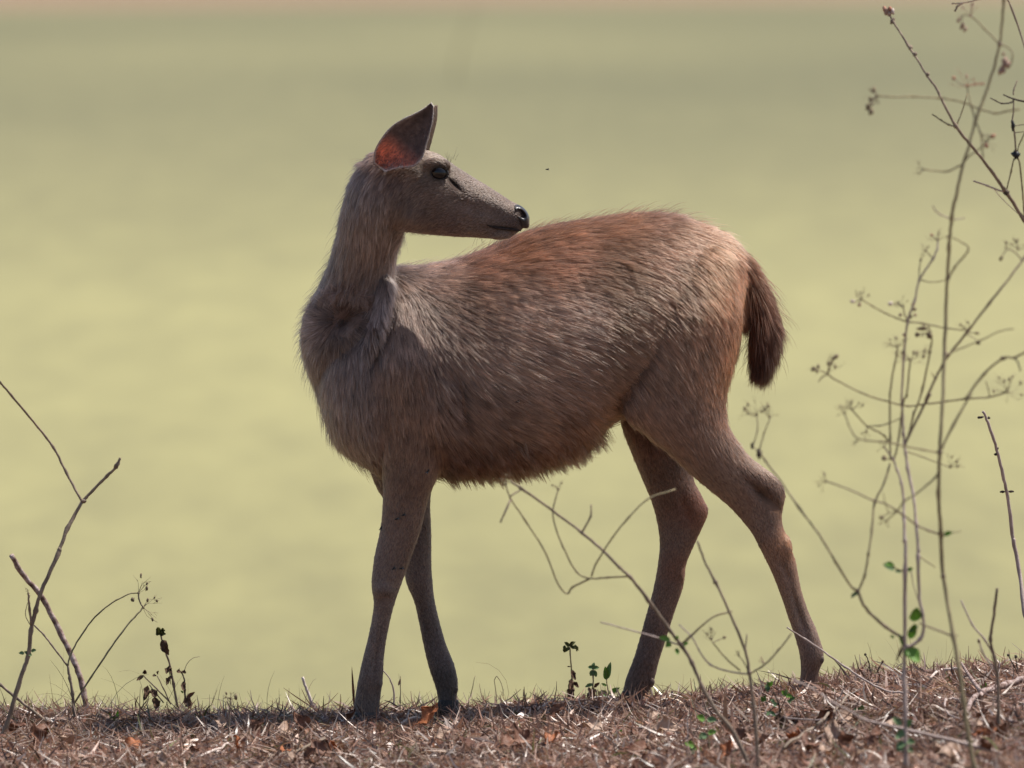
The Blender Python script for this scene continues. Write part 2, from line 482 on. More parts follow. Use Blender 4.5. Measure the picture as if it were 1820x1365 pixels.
# far hind leg
loft([(1090, 640, 1270, 640, .07, .06), (1094, 710, 1250, 715, .078, .058), (1106, 762, 1238, 766, .08, .052), (1124, 810, 1231, 806, .08, .046), (1143, 856, 1233, 850, .08, .039), (1159, 896, 1249, 884, .08, .032),
      (1168, 932, 1259, 911, .08, .028), (1172, 968, 1240, 956, .08, .026), (1168, 1010, 1221, 1000, .08, .023), (1160, 1050, 1215, 1042, .08, .021), (1150, 1086, 1200, 1086, .08, .0195), (1139, 1126, 1186, 1130, .08, .0195),
      (1126, 1170, 1173, 1170, .08, .0225), (1112, 1206, 1164, 1205, .08, .0215), (1106, 1236, 1152, 1234, .08, .0215)], 'legfh', n=24)
loft([(1285, 432, 1305, 470, .0, .022), (1312, 438, 1306, 486, .0, .020), (1338, 468, 1316, 500, .0, .017), (1356, 512, 1332, 530, .0, .015), (1369, 560, 1342, 566, .0, .014), (1369, 610, 1346, 608, .0, .010), (1360, 650, 1346, 646, .0, .006)], 'tail', n=18)

tmp_me = bpy.data.meshes.new('tmp')
tmp_me.from_pydata(np.vstack(LV).tolist(), [], LF)
tmp = bpy.data.objects.new('tmp', tmp_me)
COL.objects.link(tmp)
md = tmp.modifiers.new('r', 'REMESH'); md.mode = 'VOXEL'; md.voxel_size = .0040; md.adaptivity = 0
dg = bpy.context.evaluated_depsgraph_get()
ev = tmp.evaluated_get(dg).to_mesh()
BV = np.empty(len(ev.vertices) * 3); ev.vertices.foreach_get('co', BV); BV = BV.reshape(-1, 3)
BE = np.empty(len(ev.edges) * 2, int); ev.edges.foreach_get('vertices', BE); BE = BE.reshape(-1, 2)
BF = [tuple(p.vertices) for p in ev.polygons]
tmp.evaluated_get(dg).to_mesh_clear()
bpy.data.objects.remove(tmp); bpy.data.meshes.remove(tmp_me)
DEG = np.bincount(BE.ravel(), minlength=len(BV)).astype(float)
def nbr_mean(X):
    S = np.zeros_like(X)
    np.add.at(S, BE[:, 0], X[BE[:, 1]]); np.add.at(S, BE[:, 1], X[BE[:, 0]])
    return S / (DEG[:, None] if X.ndim == 2 else DEG)
for it in range(5):
    BV = BV + .55 * (nbr_mean(BV) - BV)
    BV = BV - .56 * (nbr_mean(BV) - BV)
for it in range(2):
    BV = BV + .5 * (nbr_mean(BV) - BV)
kd = KDTree(sum(len(v) for v in LV))
allv = np.vstack(LV)
for i, v in enumerate(allv): kd.insert(v, i)
kd.balance()
LP = np.array(LP)
BPART = np.array([LP[kd.find(v)[1]] for v in BV])
TRI = np.array([t for q in BF for t in ((q[0], q[1], q[2]), (q[0], q[2], q[3]))]) if all(len(q) == 4 for q in BF) else np.array([(q[0], q[k], q[k + 1]) for q in BF for k in range(1, len(q) - 1)])
def vnormals(V):
    fn = np.cross(V[TRI[:, 1]] - V[TRI[:, 0]], V[TRI[:, 2]] - V[TRI[:, 0]])
    N = np.zeros_like(V)
    for k in range(3): np.add.at(N, TRI[:, k], fn)
    return N / (np.linalg.norm(N, axis=1)[:, None] + 1e-15)
BN = vnormals(BV)

# ---- coat chart: what the hair does at places on the animal (photo pixels)
# (px, py, flow x, flow y, length mm, lift, red, green, blue)
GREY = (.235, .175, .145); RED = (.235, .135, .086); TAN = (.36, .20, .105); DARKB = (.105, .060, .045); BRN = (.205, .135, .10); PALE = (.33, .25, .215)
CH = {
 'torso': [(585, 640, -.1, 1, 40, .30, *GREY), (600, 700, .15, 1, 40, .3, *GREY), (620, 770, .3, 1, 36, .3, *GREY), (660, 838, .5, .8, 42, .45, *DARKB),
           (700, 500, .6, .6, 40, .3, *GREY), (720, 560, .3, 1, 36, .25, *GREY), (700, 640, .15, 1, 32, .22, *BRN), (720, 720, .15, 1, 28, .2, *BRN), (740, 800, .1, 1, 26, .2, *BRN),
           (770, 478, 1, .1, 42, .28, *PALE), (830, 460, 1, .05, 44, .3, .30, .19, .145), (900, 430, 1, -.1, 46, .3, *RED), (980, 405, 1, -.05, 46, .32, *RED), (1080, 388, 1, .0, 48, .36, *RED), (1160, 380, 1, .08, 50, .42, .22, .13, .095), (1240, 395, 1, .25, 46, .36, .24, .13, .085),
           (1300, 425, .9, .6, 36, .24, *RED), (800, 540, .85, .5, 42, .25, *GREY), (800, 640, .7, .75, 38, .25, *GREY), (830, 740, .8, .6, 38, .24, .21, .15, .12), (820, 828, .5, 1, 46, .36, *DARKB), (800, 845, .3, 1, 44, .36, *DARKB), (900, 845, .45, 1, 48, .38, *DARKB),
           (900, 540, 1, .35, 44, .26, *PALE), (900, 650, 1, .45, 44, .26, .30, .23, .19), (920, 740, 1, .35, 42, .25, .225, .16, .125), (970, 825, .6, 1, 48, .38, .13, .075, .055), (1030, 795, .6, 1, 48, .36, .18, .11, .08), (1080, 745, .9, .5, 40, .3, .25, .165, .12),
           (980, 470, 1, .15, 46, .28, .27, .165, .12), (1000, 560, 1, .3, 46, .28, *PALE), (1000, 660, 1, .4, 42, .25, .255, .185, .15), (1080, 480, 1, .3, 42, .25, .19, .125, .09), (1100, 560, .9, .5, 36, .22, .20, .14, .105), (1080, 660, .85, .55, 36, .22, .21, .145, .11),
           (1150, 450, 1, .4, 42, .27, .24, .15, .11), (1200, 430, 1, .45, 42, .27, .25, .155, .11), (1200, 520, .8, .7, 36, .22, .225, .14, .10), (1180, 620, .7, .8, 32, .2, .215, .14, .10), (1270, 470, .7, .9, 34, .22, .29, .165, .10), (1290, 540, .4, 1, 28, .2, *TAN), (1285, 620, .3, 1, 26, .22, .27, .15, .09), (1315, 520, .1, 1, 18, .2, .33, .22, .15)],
 'neck': [(640, 320, -.15, 1, 32, .28, *GREY), (690, 380, .0, 1, 30, .26, *GREY), (660, 400, -.05, 1, 36, .26, *GREY), (615, 380, -.2, 1, 38, .3, .24, .165, .135), (620, 450, -.25, 1, 40, .28, *GREY), (690, 440, .0, 1, 38, .3, .20, .145, .12), (590, 490, -.4, 1, 42, .32, *GREY),
          (640, 490, -.35, .9, 36, .22, .20, .145, .12), (612, 548, .1, -.7, 26, .3, .12, .08, .07), (595, 560, -.5, -.6, 30, .32, .16, .115, .1), (565, 580, -1, .1, 40, .4, *PALE), (600, 580, .0, .2, 14, .3, .07, .045, .04), (640, 560, 1, -.3, 30, .3, .15, .105, .09), (630, 590, .9, .4, 36, .32, .25, .19, .16), (600, 620, 0, 1, 42, .35, *GREY), (560, 640, -.3, 1, 42, .35, *GREY),
          (692, 490, -.1, 1, 32, .28, *GREY), (680, 540, .2, 1, 34, .32, *PALE), (665, 600, .25, 1, 36, .3, *GREY), (620, 680, .15, 1, 40, .28, *GREY), (700, 600, .3, 1, 36, .25, *GREY)],
 'head': [(935, 385, -1, .1, 2, .15, .06, .045, .04), (915, 400, -1, .1, 3, .2, .14, .10, .085), (900, 420, -1, .0, 5, .3, .21, .165, .14), (905, 365, -1, -.2, 4, .15, .15, .105, .085), (870, 345, -1, -.25, 6, .15, .165, .12, .095), (870, 385, -1, .05, 6, .15, .205, .15, .12), (850, 415, -1, .15, 8, .25, .20, .145, .115),
          (830, 320, -1, -.3, 7, .15, .155, .112, .09), (830, 365, -1, .05, 8, .17, .20, .14, .11), (800, 410, -1, .35, 11, .3, .17, .115, .095), (790, 350, -1, .1, 9, .18, .21, .15, .115), (800, 300, -1, -.5, 6, .18, .165, .125, .095), (770, 275, -1, -.3, 9, .22, .20, .135, .095), (757, 300, -1, .1, 8, .2, .20, .155, .12),
          (740, 340, -.8, .5, 13, .22, .21, .155, .125), (750, 400, -.7, .7, 18, .3, .19, .135, .11), (720, 370, -.4, .9, 18, .25, .20, .15, .125), (705, 320, -.5, .8, 16, .25, .17, .12, .10), (720, 280, -1, .1, 12, .2, .22, .15, .115), (670, 290, -.6, .7, 24, .3, .24, .165, .13), (680, 350, -.2, 1, 24, .28, *GREY), (810, 328, -.8, .6, 3, .15, .06, .04, .033)],
 'tail': [(1320, 455, .7, .9, 34, .16, .27, .13, .08), (1350, 510, .35, 1, 54, .34, .17, .08, .05), (1360, 560, .12, 1, 62, .44, .105, .05, .034), (1360, 610, .0, 1, 58, .42, .07, .034, .025), (1352, 650, -.1, 1, 44, .35, .055, .028, .022)],
 'legnf': [(700, 580, .2, 1, 34, .24, *GREY), (720, 680, .15, 1, 28, .2, *BRN), (735, 760, .05, 1, 22, .18, *BRN), (790, 760, .15, 1, 26, .3, .23, .155, .12), (720, 840, -.05, 1, 14, .16, .19, .13, .10), (715, 900, -.1, 1, 10, .14, .195, .135, .105), (705, 960, -.15, 1, 8, .14, .19, .135, .108), (685, 1040, -.1, 1, 7, .14, .19, .14, .115), (680, 1080, -.15, 1, 6, .14, .20, .15, .125), (668, 1140, -.2, 1, 6, .14, .205, .155, .13), (655, 1210, -.1, 1, 7, .18, .17, .125, .105), (650, 1260, 0, 1, 7, .2, .15, .115, .10)],
 'legff': [(700, 800, 0, 1, 16, .2, *DARKB), (720, 900, .1, 1, 8, .14, .165, .12, .10), (745, 1000, .1, 1, 7, .14, .17, .125, .105), (752, 1080, .2, 1, 6, .14, .17, .13, .11), (775, 1150, .25, 1, 6, .14, .155, .115, .10), (795, 1220, .2, 1, 9, .2, .10, .08, .07)],
 'legnh': [(1180, 520, .7, .8, 38, .22, .22, .14, .10), (1270, 500, .6, .9, 32, .22, .30, .17, .10), (1150, 640, .7, .85, 34, .2, .215, .145, .105), (1250, 640, .5, 1, 28, .2, .225, .145, .10), (1295, 640, .2, 1, 22, .22, .27, .15, .09), (1180, 760, .7, .8, 24, .18, .225, .155, .12), (1260, 770, .5, 1, 22, .18, .20, .14, .11), (1290, 740, .3, 1, 22, .25, .24, .15, .11),
           (1280, 850, .75, .8, 14, .16, .22, .16, .125), (1350, 860, .6, .9, 12, .15, .18, .125, .10), (1380, 870, .4, 1, 9, .16, .155, .105, .08), (1350, 940, .4, 1, 8, .14, .22, .16, .13), (1395, 970, .3, 1, 9, .16, .30, .175, .105), (1380, 1010, .35, 1, 7, .14, .22, .15, .115), (1410, 1080, .3, 1, 6, .14, .235, .17, .13), (1435, 1130, .35, 1, 6, .14, .22, .165, .14), (1440, 1200, .0, 1, 8, .2, .14, .10, .085)],
 'legfh': [(1170, 680, .4, 1, 24, .2, .17, .095, .07), (1150, 770, .35, 1, 14, .16, .19, .115, .09), (1190, 850, .35, 1, 9, .14, .18, .125, .10), (1245, 905, .2, 1, 7, .16, .20, .10, .07), (1200, 960, -.1, 1, 7, .14, .20, .14, .115), (1210, 1020, -.3, 1, 7, .15, .21, .115, .08), (1185, 1050, -.2, 1, 6, .14, .195, .135, .11), (1160, 1120, -.3, 1, 6, .14, .17, .12, .10), (1140, 1180, -.35, 1, 7, .16, .13, .095, .085), (1130, 1230, -.3, 1, 8, .2, .10, .08, .07)],
}
pix = PX(BV)
field = np.zeros((len(BV), 7))
for pi_, pn in enumerate(PARTS):
    mk = BPART == pi_
    if not mk.any(): continue
    C = np.array(CH[pn], float)
    fl = C[:, 2:4] / np.linalg.norm(C[:, 2:4], axis=1)[:, None]
    vals = np.concatenate([fl, C[:, 4:]], 1)
    soft = 14.0 if pn == 'head' else 22.0
    d2 = ((pix[mk][:, None, :] - C[None, :, :2]) ** 2).sum(2)
    w = 1 / (d2 + soft ** 2) ** 2
    field[mk] = (w[:, :, None] * vals[None]).sum(1) / w.sum(1)[:, None]
lower = np.isin(BPART, [3, 4, 5, 6])
keep = np.where(BPART == 2, .3, 1.0)          # the head keeps its sharper chart
for it in range(10):
    field = field + (.6 * keep)[:, None] * (nbr_mean(field) - field)
DIR = np.stack([field[:, 0], np.zeros(len(BV)), -field[:, 1]], 1)
DIR = DIR - BN * (DIR * BN).sum(1)[:, None]
DIR /= np.linalg.norm(DIR, axis=1)[:, None] + 1e-9
for it in range(4):
    DIR = nbr_mean(DIR); DIR = DIR - BN * (DIR * BN).sum(1)[:, None]
    DIR /= np.linalg.norm(DIR, axis=1)[:, None] + 1e-9
LEN = field[:, 2] * .001
LIFT = field[:, 3] * np.where(np.isin(BPART, [0, 3, 5]), .78, .92)
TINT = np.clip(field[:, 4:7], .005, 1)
warm = np.array([1.0, .1, .35, .6, .5, .9, .8, 1.0])[BPART]  # low on neck, chest, head and forelegs to paint bluish skylight into the tint
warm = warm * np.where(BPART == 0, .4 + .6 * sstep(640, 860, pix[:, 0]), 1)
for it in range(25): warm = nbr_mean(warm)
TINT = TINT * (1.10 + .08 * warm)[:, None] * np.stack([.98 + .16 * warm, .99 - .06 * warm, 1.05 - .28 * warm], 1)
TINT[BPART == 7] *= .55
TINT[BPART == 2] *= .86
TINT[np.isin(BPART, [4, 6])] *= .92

# ---- carving: hollows and creases, then shrink by the thickness of the coat
def dent(px, py, rx, ry, ang, depth, part=None, side=-1):
    c, s = math.cos(ang), math.sin(ang)
    dx, dy = pix[:, 0] - px, pix[:, 1] - py
    a, b_ = (dx * c + dy * s) / rx, (-dx * s + dy * c) / ry
    g = np.exp(-(a * a + b_ * b_) * 1.2) * depth * np.clip(-BN[:, 1] * -side if False else (-BN[:, 1] if side < 0 else BN[:, 1]), 0, 1)
    if part is not None: g = g * np.isin(BPART, [PARTS.index(p) for p in part])
    return g
shrink = LEN * LIFT * .75
shrink = np.minimum(shrink, .011); shrink[BPART == 7] = .0
carve = dent(1354, 874, 36, 10, .72, .022, ['legnh']) + dent(1420, 1085, 46, 5, 1.25, .009, ['legnh']) + dent(1395, 1010, 24, 6, 1.1, .006, ['legnh']) + dent(1218, 900, 26, 8, 1.2, .006, ['legfh']) + dent(690, 1060, 10, 8, 0, .005, ['legnf']) + dent(758, 1120, 40, 4, 1.35, .006, ['legff']) + dent(606, 578, 22, 18, 0, .016, ['neck', 'torso']) + dent(640, 548, 52, 11, -.75, .016, ['neck', 'torso']) \
      + dent(806, 705, 62, 11, 1.45, .020) + dent(795, 655, 16, 10, .6, .014) + dent(1090, 700, 50, 16, -.9, .008, ['torso']) \
      + dent(671, 1160, 46, 5, 1.75, .009, ['legnf']) + dent(810, 327, 17, 4, .75, .007, ['head']) + dent(897, 406, 30, 2.6, .10, .007, ['head']) \
      + dent(850, 370, 40, 12, .3, .004, ['head']) + dent(780, 306, 15, 12, 0, .004, ['head']) \
      - dent(1405, 975, 10, 16, .2, .005, ['legnh']) - dent(1000, 560, 60, 60, 0, .004) - dent(735, 620, 45, 110, -.15, .008)
BV2 = BV - BN * (shrink + carve)[:, None]
for it in range(2):
    BV2 = BV2 + .3 * (nbr_mean(BV2) - BV2)
BN = vnormals(BV2)
# pigment of the bare skin lines
lip = np.exp(-(((pix[:, 0] - 897) * .995 + (pix[:, 1] - 406) * .1) / 30) ** 2 * 1.1 - (((pix[:, 1] - 406) - .1 * (pix[:, 0] - 897)) / 3.0) ** 2) * (BPART == 2)
gland = np.exp(-(((pix[:, 0] - 808) * .73 + (pix[:, 1] - 325) * .68) / 17) ** 2 - ((-(pix[:, 0] - 808) * .68 + (pix[:, 1] - 325) * .73) / 3.6) ** 2) * (BPART == 2)
eyering = np.exp(-((np.hypot(pix[:, 0] - 780, (pix[:, 1] - 307) * 1.15)) / 17) ** 4) * (BPART == 2)
crease = np.exp(-(((pix[:, 0] - 638) * .73 - (pix[:, 1] - 548) * .68) / 52) ** 2 - (((pix[:, 0] - 638) * .68 + (pix[:, 1] - 548) * .73) / 12) ** 2) * np.isin(BPART, [0, 1])
bare = np.clip(lip + gland + eyering, 0, 1)
TINT = TINT * (1 - .85 * bare[:, None])
LEN = LEN * (1 - .7 * bare)
mot = rng.normal(0, 1, len(BV)); mot2 = rng.normal(0, 1, len(BV))
for it in range(3): mot = nbr_mean(mot)
for it in range(40): mot2 = nbr_mean(mot2)
mot3 = rng.normal(0, 1, len(BV))
for it in range(5): mot3 = nbr_mean(mot3)
TINT = TINT * np.clip(1 + .16 * np.clip(LEN / .03, .22, 1) * mot / mot.std() + .09 * mot2 / mot2.std() + .10 * (BPART == 2) * mot3 / mot3.std(), .5, 1.6)[:, None]
skin_tint = TINT * .75
EYE_C = W(779.5, 307, 0); EYE_C[1] = 0

def skin_mat():
    m_, nt_, out_ = new_mat('coat underside')
    a = nt_.nodes.new('ShaderNodeAttribute'); a.attribute_name = 'tint'
    n_ = noise(nt_, 220, 3, vscale=(1, 1, .35))
    r_ = ramp(nt_, n_.outputs['Fac'], [(.3, (.82, .82, .82)), (.7, (1.12, 1.1, 1.08))])
    mu = nt_.nodes.new('ShaderNodeMix'); mu.data_type = 'RGBA'; mu.blend_type = 'MULTIPLY'; mu.inputs[0].default_value = 1
    nt_.links.new(a.outputs['Color'], mu.inputs[6]); nt_.links.new(r_.outputs[0], mu.inputs[7])
    b_ = principled(nt_, Roughness=.8)
    b_.inputs['Specular IOR Level'].default_value = .15
    nt_.links.new(mu.outputs[2], b_.inputs['Base Color'])
    nt_.links.new(b_.outputs[0], out_.inputs[0])
    return m_
def fur_mat():
    m_, nt_, out_ = new_mat('hair')
    a = nt_.nodes.new('ShaderNodeAttribute'); a.attribute_name = 'tint'
    h = nt_.nodes.new('ShaderNodeBsdfHairPrincipled')
    h.parametrization = 'COLOR'
    h.inputs['Roughness'].default_value = .42
    h.inputs['Radial Roughness'].default_value = .7
    h.inputs['Coat'].default_value = .0
    h.inputs['Random Roughness'].default_value = .2
    nt_.links.new(a.outputs['Color'], h.inputs['Color'])
    d = nt_.nodes.new('ShaderNodeBsdfDiffuse')
    nt_.links.new(a.outputs['Color'], d.inputs['Color'])
    mx = nt_.nodes.new('ShaderNodeMixShader'); mx.inputs[0].default_value = .5
    nt_.links.new(h.outputs[0], mx.inputs[1]); nt_.links.new(d.outputs[0], mx.inputs[2])
    nt_.links.new(mx.outputs[0], out_.inputs[0])
    return m_
MAT['skin'] = skin_mat(); MAT['fur'] = fur_mat()
body = mesh_obj('body', BV2, BF, MAT['skin'], deer, tint=skin_tint)

# ---- the coat
NP = 5
def strands(root, d, n, L, lift, tint, clump_step, clump_amt, rad, wild=.16, stray=0, lvar=(.7, 1.15)):
    """N x NP points of hair; hairs near one another draw together towards their tips"""
    N = len(root)
    t = np.linspace(0, 1, NP)
    L = L * rng.uniform(*lvar, N)
    s = np.cross(n, d)
    dd = d + s * rng.normal(0, wild, N)[:, None]
    dd /= np.linalg.norm(dd, axis=1)[:, None]
    lf = lift * rng.uniform(.65, 1.3, N)
    loose = rng.random(N) < stray
    lf = np.where(loose, np.minimum(lf * 1.9, .8), lf); L = np.where(loose, L * 1.2, L)
    arc = t[None, :] - .0 * lf[:, None]
    rise = (t[None, :] - .42 * t[None, :] ** 2) * lf[:, None] * 1.25
    P = root[:, None, :] + L[:, None, None] * (arc[:, :, None] * dd[:, None, :] * np.sqrt(np.clip(1 - lf ** 2, .2, 1))[:, None, None] + rise[:, :, None] * n[:, None, :])
    P[:, :, 2] -= (L * .05)[:, None] * t[None, :] ** 2
    # clumps
    k = max(1, int(N / clump_step))
    gi = rng.choice(N, k, replace=False)
    tree = KDTree(k)
    for j, i in enumerate(gi): tree.insert(root[i], j)
    tree.balance()
    near = np.fromiter((tree.find(r)[1] for r in root), int, N)
    g = gi[near]
    pull = (clump_amt * rng.uniform(.5, 1.0, N) * ~loose)[:, None, None] * (t[None, :, None] ** 1.3)
    tip = P[g] - root[g][:, None, :]
    # a clump's hairs end near the guide's tip
    P = P * (1 - pull) + (P[g] + (root - root[g])[:, None, :] * .12) * pull
    shade = rng.normal(1, .15, N) * (1 + rng.normal(0, .22, k)[near] * np.clip(L / .03, .35, 1.1))
    hue = rng.normal(0, .03, N) + rng.normal(0, .03, k)[near]
    c = tint * np.clip(shade, .4, 1.7)[:, None] * np.stack([1 + hue, np.ones(N), 1 - hue], 1)
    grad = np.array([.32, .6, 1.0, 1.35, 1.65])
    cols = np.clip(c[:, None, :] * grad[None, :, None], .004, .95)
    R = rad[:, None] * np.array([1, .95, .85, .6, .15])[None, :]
    return P, cols, R
def sample_surface(V, T, N_, vals, dens, count):
    A = np.linalg.norm(np.cross(V[T[:, 1]] - V[T[:, 0]], V[T[:, 2]] - V[T[:, 0]]), axis=1) * .5 * dens[T].mean(1)
    f = rng.choice(len(T), count, p=A / A.sum())
    u = rng.random((count, 2)); fl = u.sum(1) > 1; u[fl] = 1 - u[fl]
    w = np.stack([1 - u.sum(1), u[:, 0], u[:, 1]], 1)
    return [np.einsum('ij,ijk->ik', w, X[T[f]]) if X.ndim == 2 else (w * X[T[f]]).sum(1) for X in [V, N_] + vals]
def hair_object(name, P, C, R, parent, mat, off):
    N, K, _ = P.shape
    hc = bpy.data.hair_curves.new(name)
    hc.add_curves([K] * N)
    hc.attributes['position'].data.foreach_set('vector', (P - off).astype(np.float32).ravel())
    ra = hc.attributes.get('radius') or hc.attributes.new('radius', 'FLOAT', 'POINT')
    ra.data.foreach_set('value', R.astype(np.float32).ravel())
    ca = hc.attributes.new('tint', 'FLOAT_COLOR', 'POINT')
    c4 = np.ones((N, K, 4), np.float32); c4[:, :, :3] = C
    ca.data.foreach_set('color', c4.ravel())
    hc.materials.append(mat)
    o = bpy.data.objects.new(name, hc)
    COL.objects.link(o)
    o.parent = parent
    o['kind'] = 'stuff'
    return o
OFF = np.array(deer.location)
front = np.where(BN[:, 1] > .45, .35, 1.0)
P_all, C_all, R_all = [], [], []
# long coat
LONG = LEN > .016
wl = np.clip((LEN - .012) / .010, 0, 1)
front = np.where(BPART == 7, 4.0, front)
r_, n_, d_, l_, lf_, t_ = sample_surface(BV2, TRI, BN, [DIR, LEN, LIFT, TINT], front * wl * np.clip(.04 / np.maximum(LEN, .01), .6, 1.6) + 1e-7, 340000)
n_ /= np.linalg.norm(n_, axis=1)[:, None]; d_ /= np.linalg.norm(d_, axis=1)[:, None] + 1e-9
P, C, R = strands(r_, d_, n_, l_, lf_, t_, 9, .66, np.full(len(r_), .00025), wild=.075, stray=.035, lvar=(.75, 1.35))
P_all.append(P); C_all.append(C); R_all.append(R)
# shaggy fringe hanging from the belly
wb = np.clip((-BN[:, 2] - .5) / .35, 0, 1) * (BPART == 0) * sstep(770, 800, pix[:, 0]) * sstep(1085, 1045, pix[:, 0])
r_, n_, d_, l_, lf_, t_ = sample_surface(BV2, TRI, BN, [DIR, LEN, LIFT, TINT], wb + 1e-9, 10000)
n_ /= np.linalg.norm(n_, axis=1)[:, None]
dn_ = np.tile([.55, 0, -.85], (len(r_), 1)) + rng.normal(0, .08, (len(r_), 3)); dn_ /= np.linalg.norm(dn_, axis=1)[:, None]
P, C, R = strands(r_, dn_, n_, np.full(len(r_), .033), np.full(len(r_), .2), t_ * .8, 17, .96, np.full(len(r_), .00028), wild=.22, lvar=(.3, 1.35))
P_all.append(P); C_all.append(C); R_all.append(R)
# short coat
ws = np.clip((.026 - LEN) / .010, 0, 1)
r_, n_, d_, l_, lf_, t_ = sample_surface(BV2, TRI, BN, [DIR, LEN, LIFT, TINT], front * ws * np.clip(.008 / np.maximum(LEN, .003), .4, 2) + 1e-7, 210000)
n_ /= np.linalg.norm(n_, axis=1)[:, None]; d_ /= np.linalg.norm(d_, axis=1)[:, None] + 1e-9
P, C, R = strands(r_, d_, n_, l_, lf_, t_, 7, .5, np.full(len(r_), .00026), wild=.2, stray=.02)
P_all.append(P); C_all.append(C); R_all.append(R)
hair_object('fur', np.vstack(P_all), np.vstack(C_all), np.vstack(R_all), deer, MAT['fur'], OFF)

# ---- ears
def make_ear(rows, yedge, cup, flip=1):
    nu, sub = 12, 3
    L = catmull(np.array([(a, b_) for a, b_, _, _ in rows], float), sub); Rr = catmull(np.array([(c, d) for _, _, c, d in rows], float), sub)
    K = len(L)
    inner = []
    for i in range(K):
        t = i / (K - 1)
        for k in range(nu + 1):
            u = k / nu
            px = L[i, 0] * (1 - u) + Rr[i, 0] * u; py = L[i, 1] * (1 - u) + Rr[i, 1] * u
            dep = cup * (math.sin(math.pi * u) ** .8) * (math.sin(math.pi * min(1, .35 + .65 * t)) ** .7 if t < 1 else 0)
            inner.append(W(px, py, yedge + flip * (dep + .018 * (1 - t) ** 2 * (1 - u) ** .7)))
    inner = np.array(inner)
    F = [(i * (nu + 1) + k, i * (nu + 1) + k + 1, (i + 1) * (nu + 1) + k + 1, (i + 1) * (nu + 1) + k) for i in range(K - 1) for k in range(nu)]
    outer = inner + np.array([-.0005, .0032 * flip, .0004])
    n = len(inner)
    rim = [k for k in range(nu + 1)] + [i * (nu + 1) + nu for i in range(1, K)] + [(K - 1) * (nu + 1) + k for k in range(nu - 1, -1, -1)] + [i * (nu + 1) for i in range(K - 2, 0, -1)]
    FF = F + [tuple(i + n for i in q[::-1]) for q in F] + [(rim[(i + 1) % len(rim)], rim[i], rim[i] + n, rim[(i + 1) % len(rim)] + n) for i in range(len(rim))]
    V = np.vstack([inner, outer])
    tint = np.zeros((len(V), 3))
    for i in range(K):
        for k in range(nu + 1):
            t, u = i / (K - 1), k / nu
            pink = float(sstep(.50, .26, np.array(t + .10 * (1 - u))))
            edge = max(float(sstep(.10, 0, np.array(u))), float(sstep(.92, 1, np.array(u))))
            c = np.array([.17, .135, .135]) * (1 - pink) + np.array([.78, .30, .20]) * pink
            c = c * (1 - .7 * edge) + np.array([.55, .47, .43]) * .7 * edge
            tint[i * (nu + 1) + k] = c
            tint[n + i * (nu + 1) + k] = np.array([.24, .17, .135]) * (1 - pink) + np.array([.80, .42, .32]) * pink
    return V, FF, tint, rim, n
ear_rows = [(664, 292, 684, 306), (666, 268, 708, 299), (680, 243, 733, 297), (697, 224, 749, 284), (716, 212, 757, 262), (736, 203, 763, 240), (752, 194, 769, 214), (766, 183, 770, 189)]
MAT['ear'] = attr_mat('ear skin', rough=.7, spec=.2, transl=.5, grain=90)
MAT['lip'] = noise_mat('dark lip', [(.3, (.02, .015, .014)), (.7, (.05, .036, .033))], scale=200, rough=.85, bump=0, spec=.1)
MAT['dew'] = noise_mat('dew claw', [(.3, (.06, .042, .035)), (.7, (.15, .105, .085))], scale=200, rough=.7, bump=.2, spec=.2)
Ve, Fe, Te, rim, ne = make_ear(ear_rows, -.230, .030)
ear_near = mesh_obj('ear', Ve, Fe, MAT['ear'], deer, tint=Te)
far_rows = [(a + 3, b_ + 2, c + 4, d - 6) for a, b_, c, d in ear_rows]
Vf, Ff, Tf, rim2, ne2 = make_ear([(a + 4, b_ + 8, c + 4, d + 4) for a, b_, c, d in far_rows], -.068, .036, -1)
mesh_obj('ear', Vf, Ff, MAT['ear'], deer, tint=Tf)
# hair on the ear's rim and inside
def ear_hair(V, n, rim, flip):
    P_, C_, R_ = [], [], []
    rp_ = V[rim]
    N = 2600
    i = rng.integers(0, len(rp_), N)
    f = rng.random(N)[:, None]
    root = rp_[i] * (1 - f) + rp_[(i + 1) % len(rp_)] * f
    tip = W(768, 184, rp_[0][1])
    d = tip - root; d /= np.linalg.norm(d, axis=1)[:, None] + 1e-9
    nn = np.zeros_like(d); nn[:, 1] = -flip
    nn = nn + rng.normal(0, .6, nn.shape); nn /= np.linalg.norm(nn, axis=1)[:, None]
    return strands(root, d, nn, np.full(N, .0048), np.full(N, .3), np.tile([.50, .42, .38], (N, 1)), 2, .0, np.full(N, .00020), wild=.35)
def ear_inner(V, n, flip, count=5000):
    # fine hair lying on the back and on the upper inside
    rows_ = n // 13
    ri, ci = rng.integers(0, rows_ - 1, count), rng.integers(0, 12, count)
    fu, fv = rng.random((count, 1)), rng.random((count, 1))
    q = lambda a_, b_: V[a_ * 13 + b_]
    root = (q(ri, ci) * (1 - fu) + q(ri, ci + 1) * fu) * (1 - fv) + (q(ri + 1, ci) * (1 - fu) + q(ri + 1, ci + 1) * fu) * fv
    back = rng.random(count) < .6
    root[back] += np.array([0, .0042 * flip, 0])
    tip = W(768, 184, V[0][1])
    d = tip - root; d /= np.linalg.norm(d, axis=1)[:, None] + 1e-9
    nn = np.zeros_like(d); nn[:, 1] = np.where(back, flip, -flip)
    col = np.where(back[:, None], np.array([[.27, .19, .15]]), np.array([[.17, .12, .115]]))
    return strands(root, d, nn, np.where(back, .008, .006), np.full(count, .12), col, 6, .4, np.full(count, .00022), wild=.3)
e1 = ear_hair(Ve, ne, rim, 1); e2 = ear_hair(Vf, ne2, rim2, -1); e3 = ear_inner(Ve, ne, 1); e4 = ear_inner(Vf, ne2, -1)
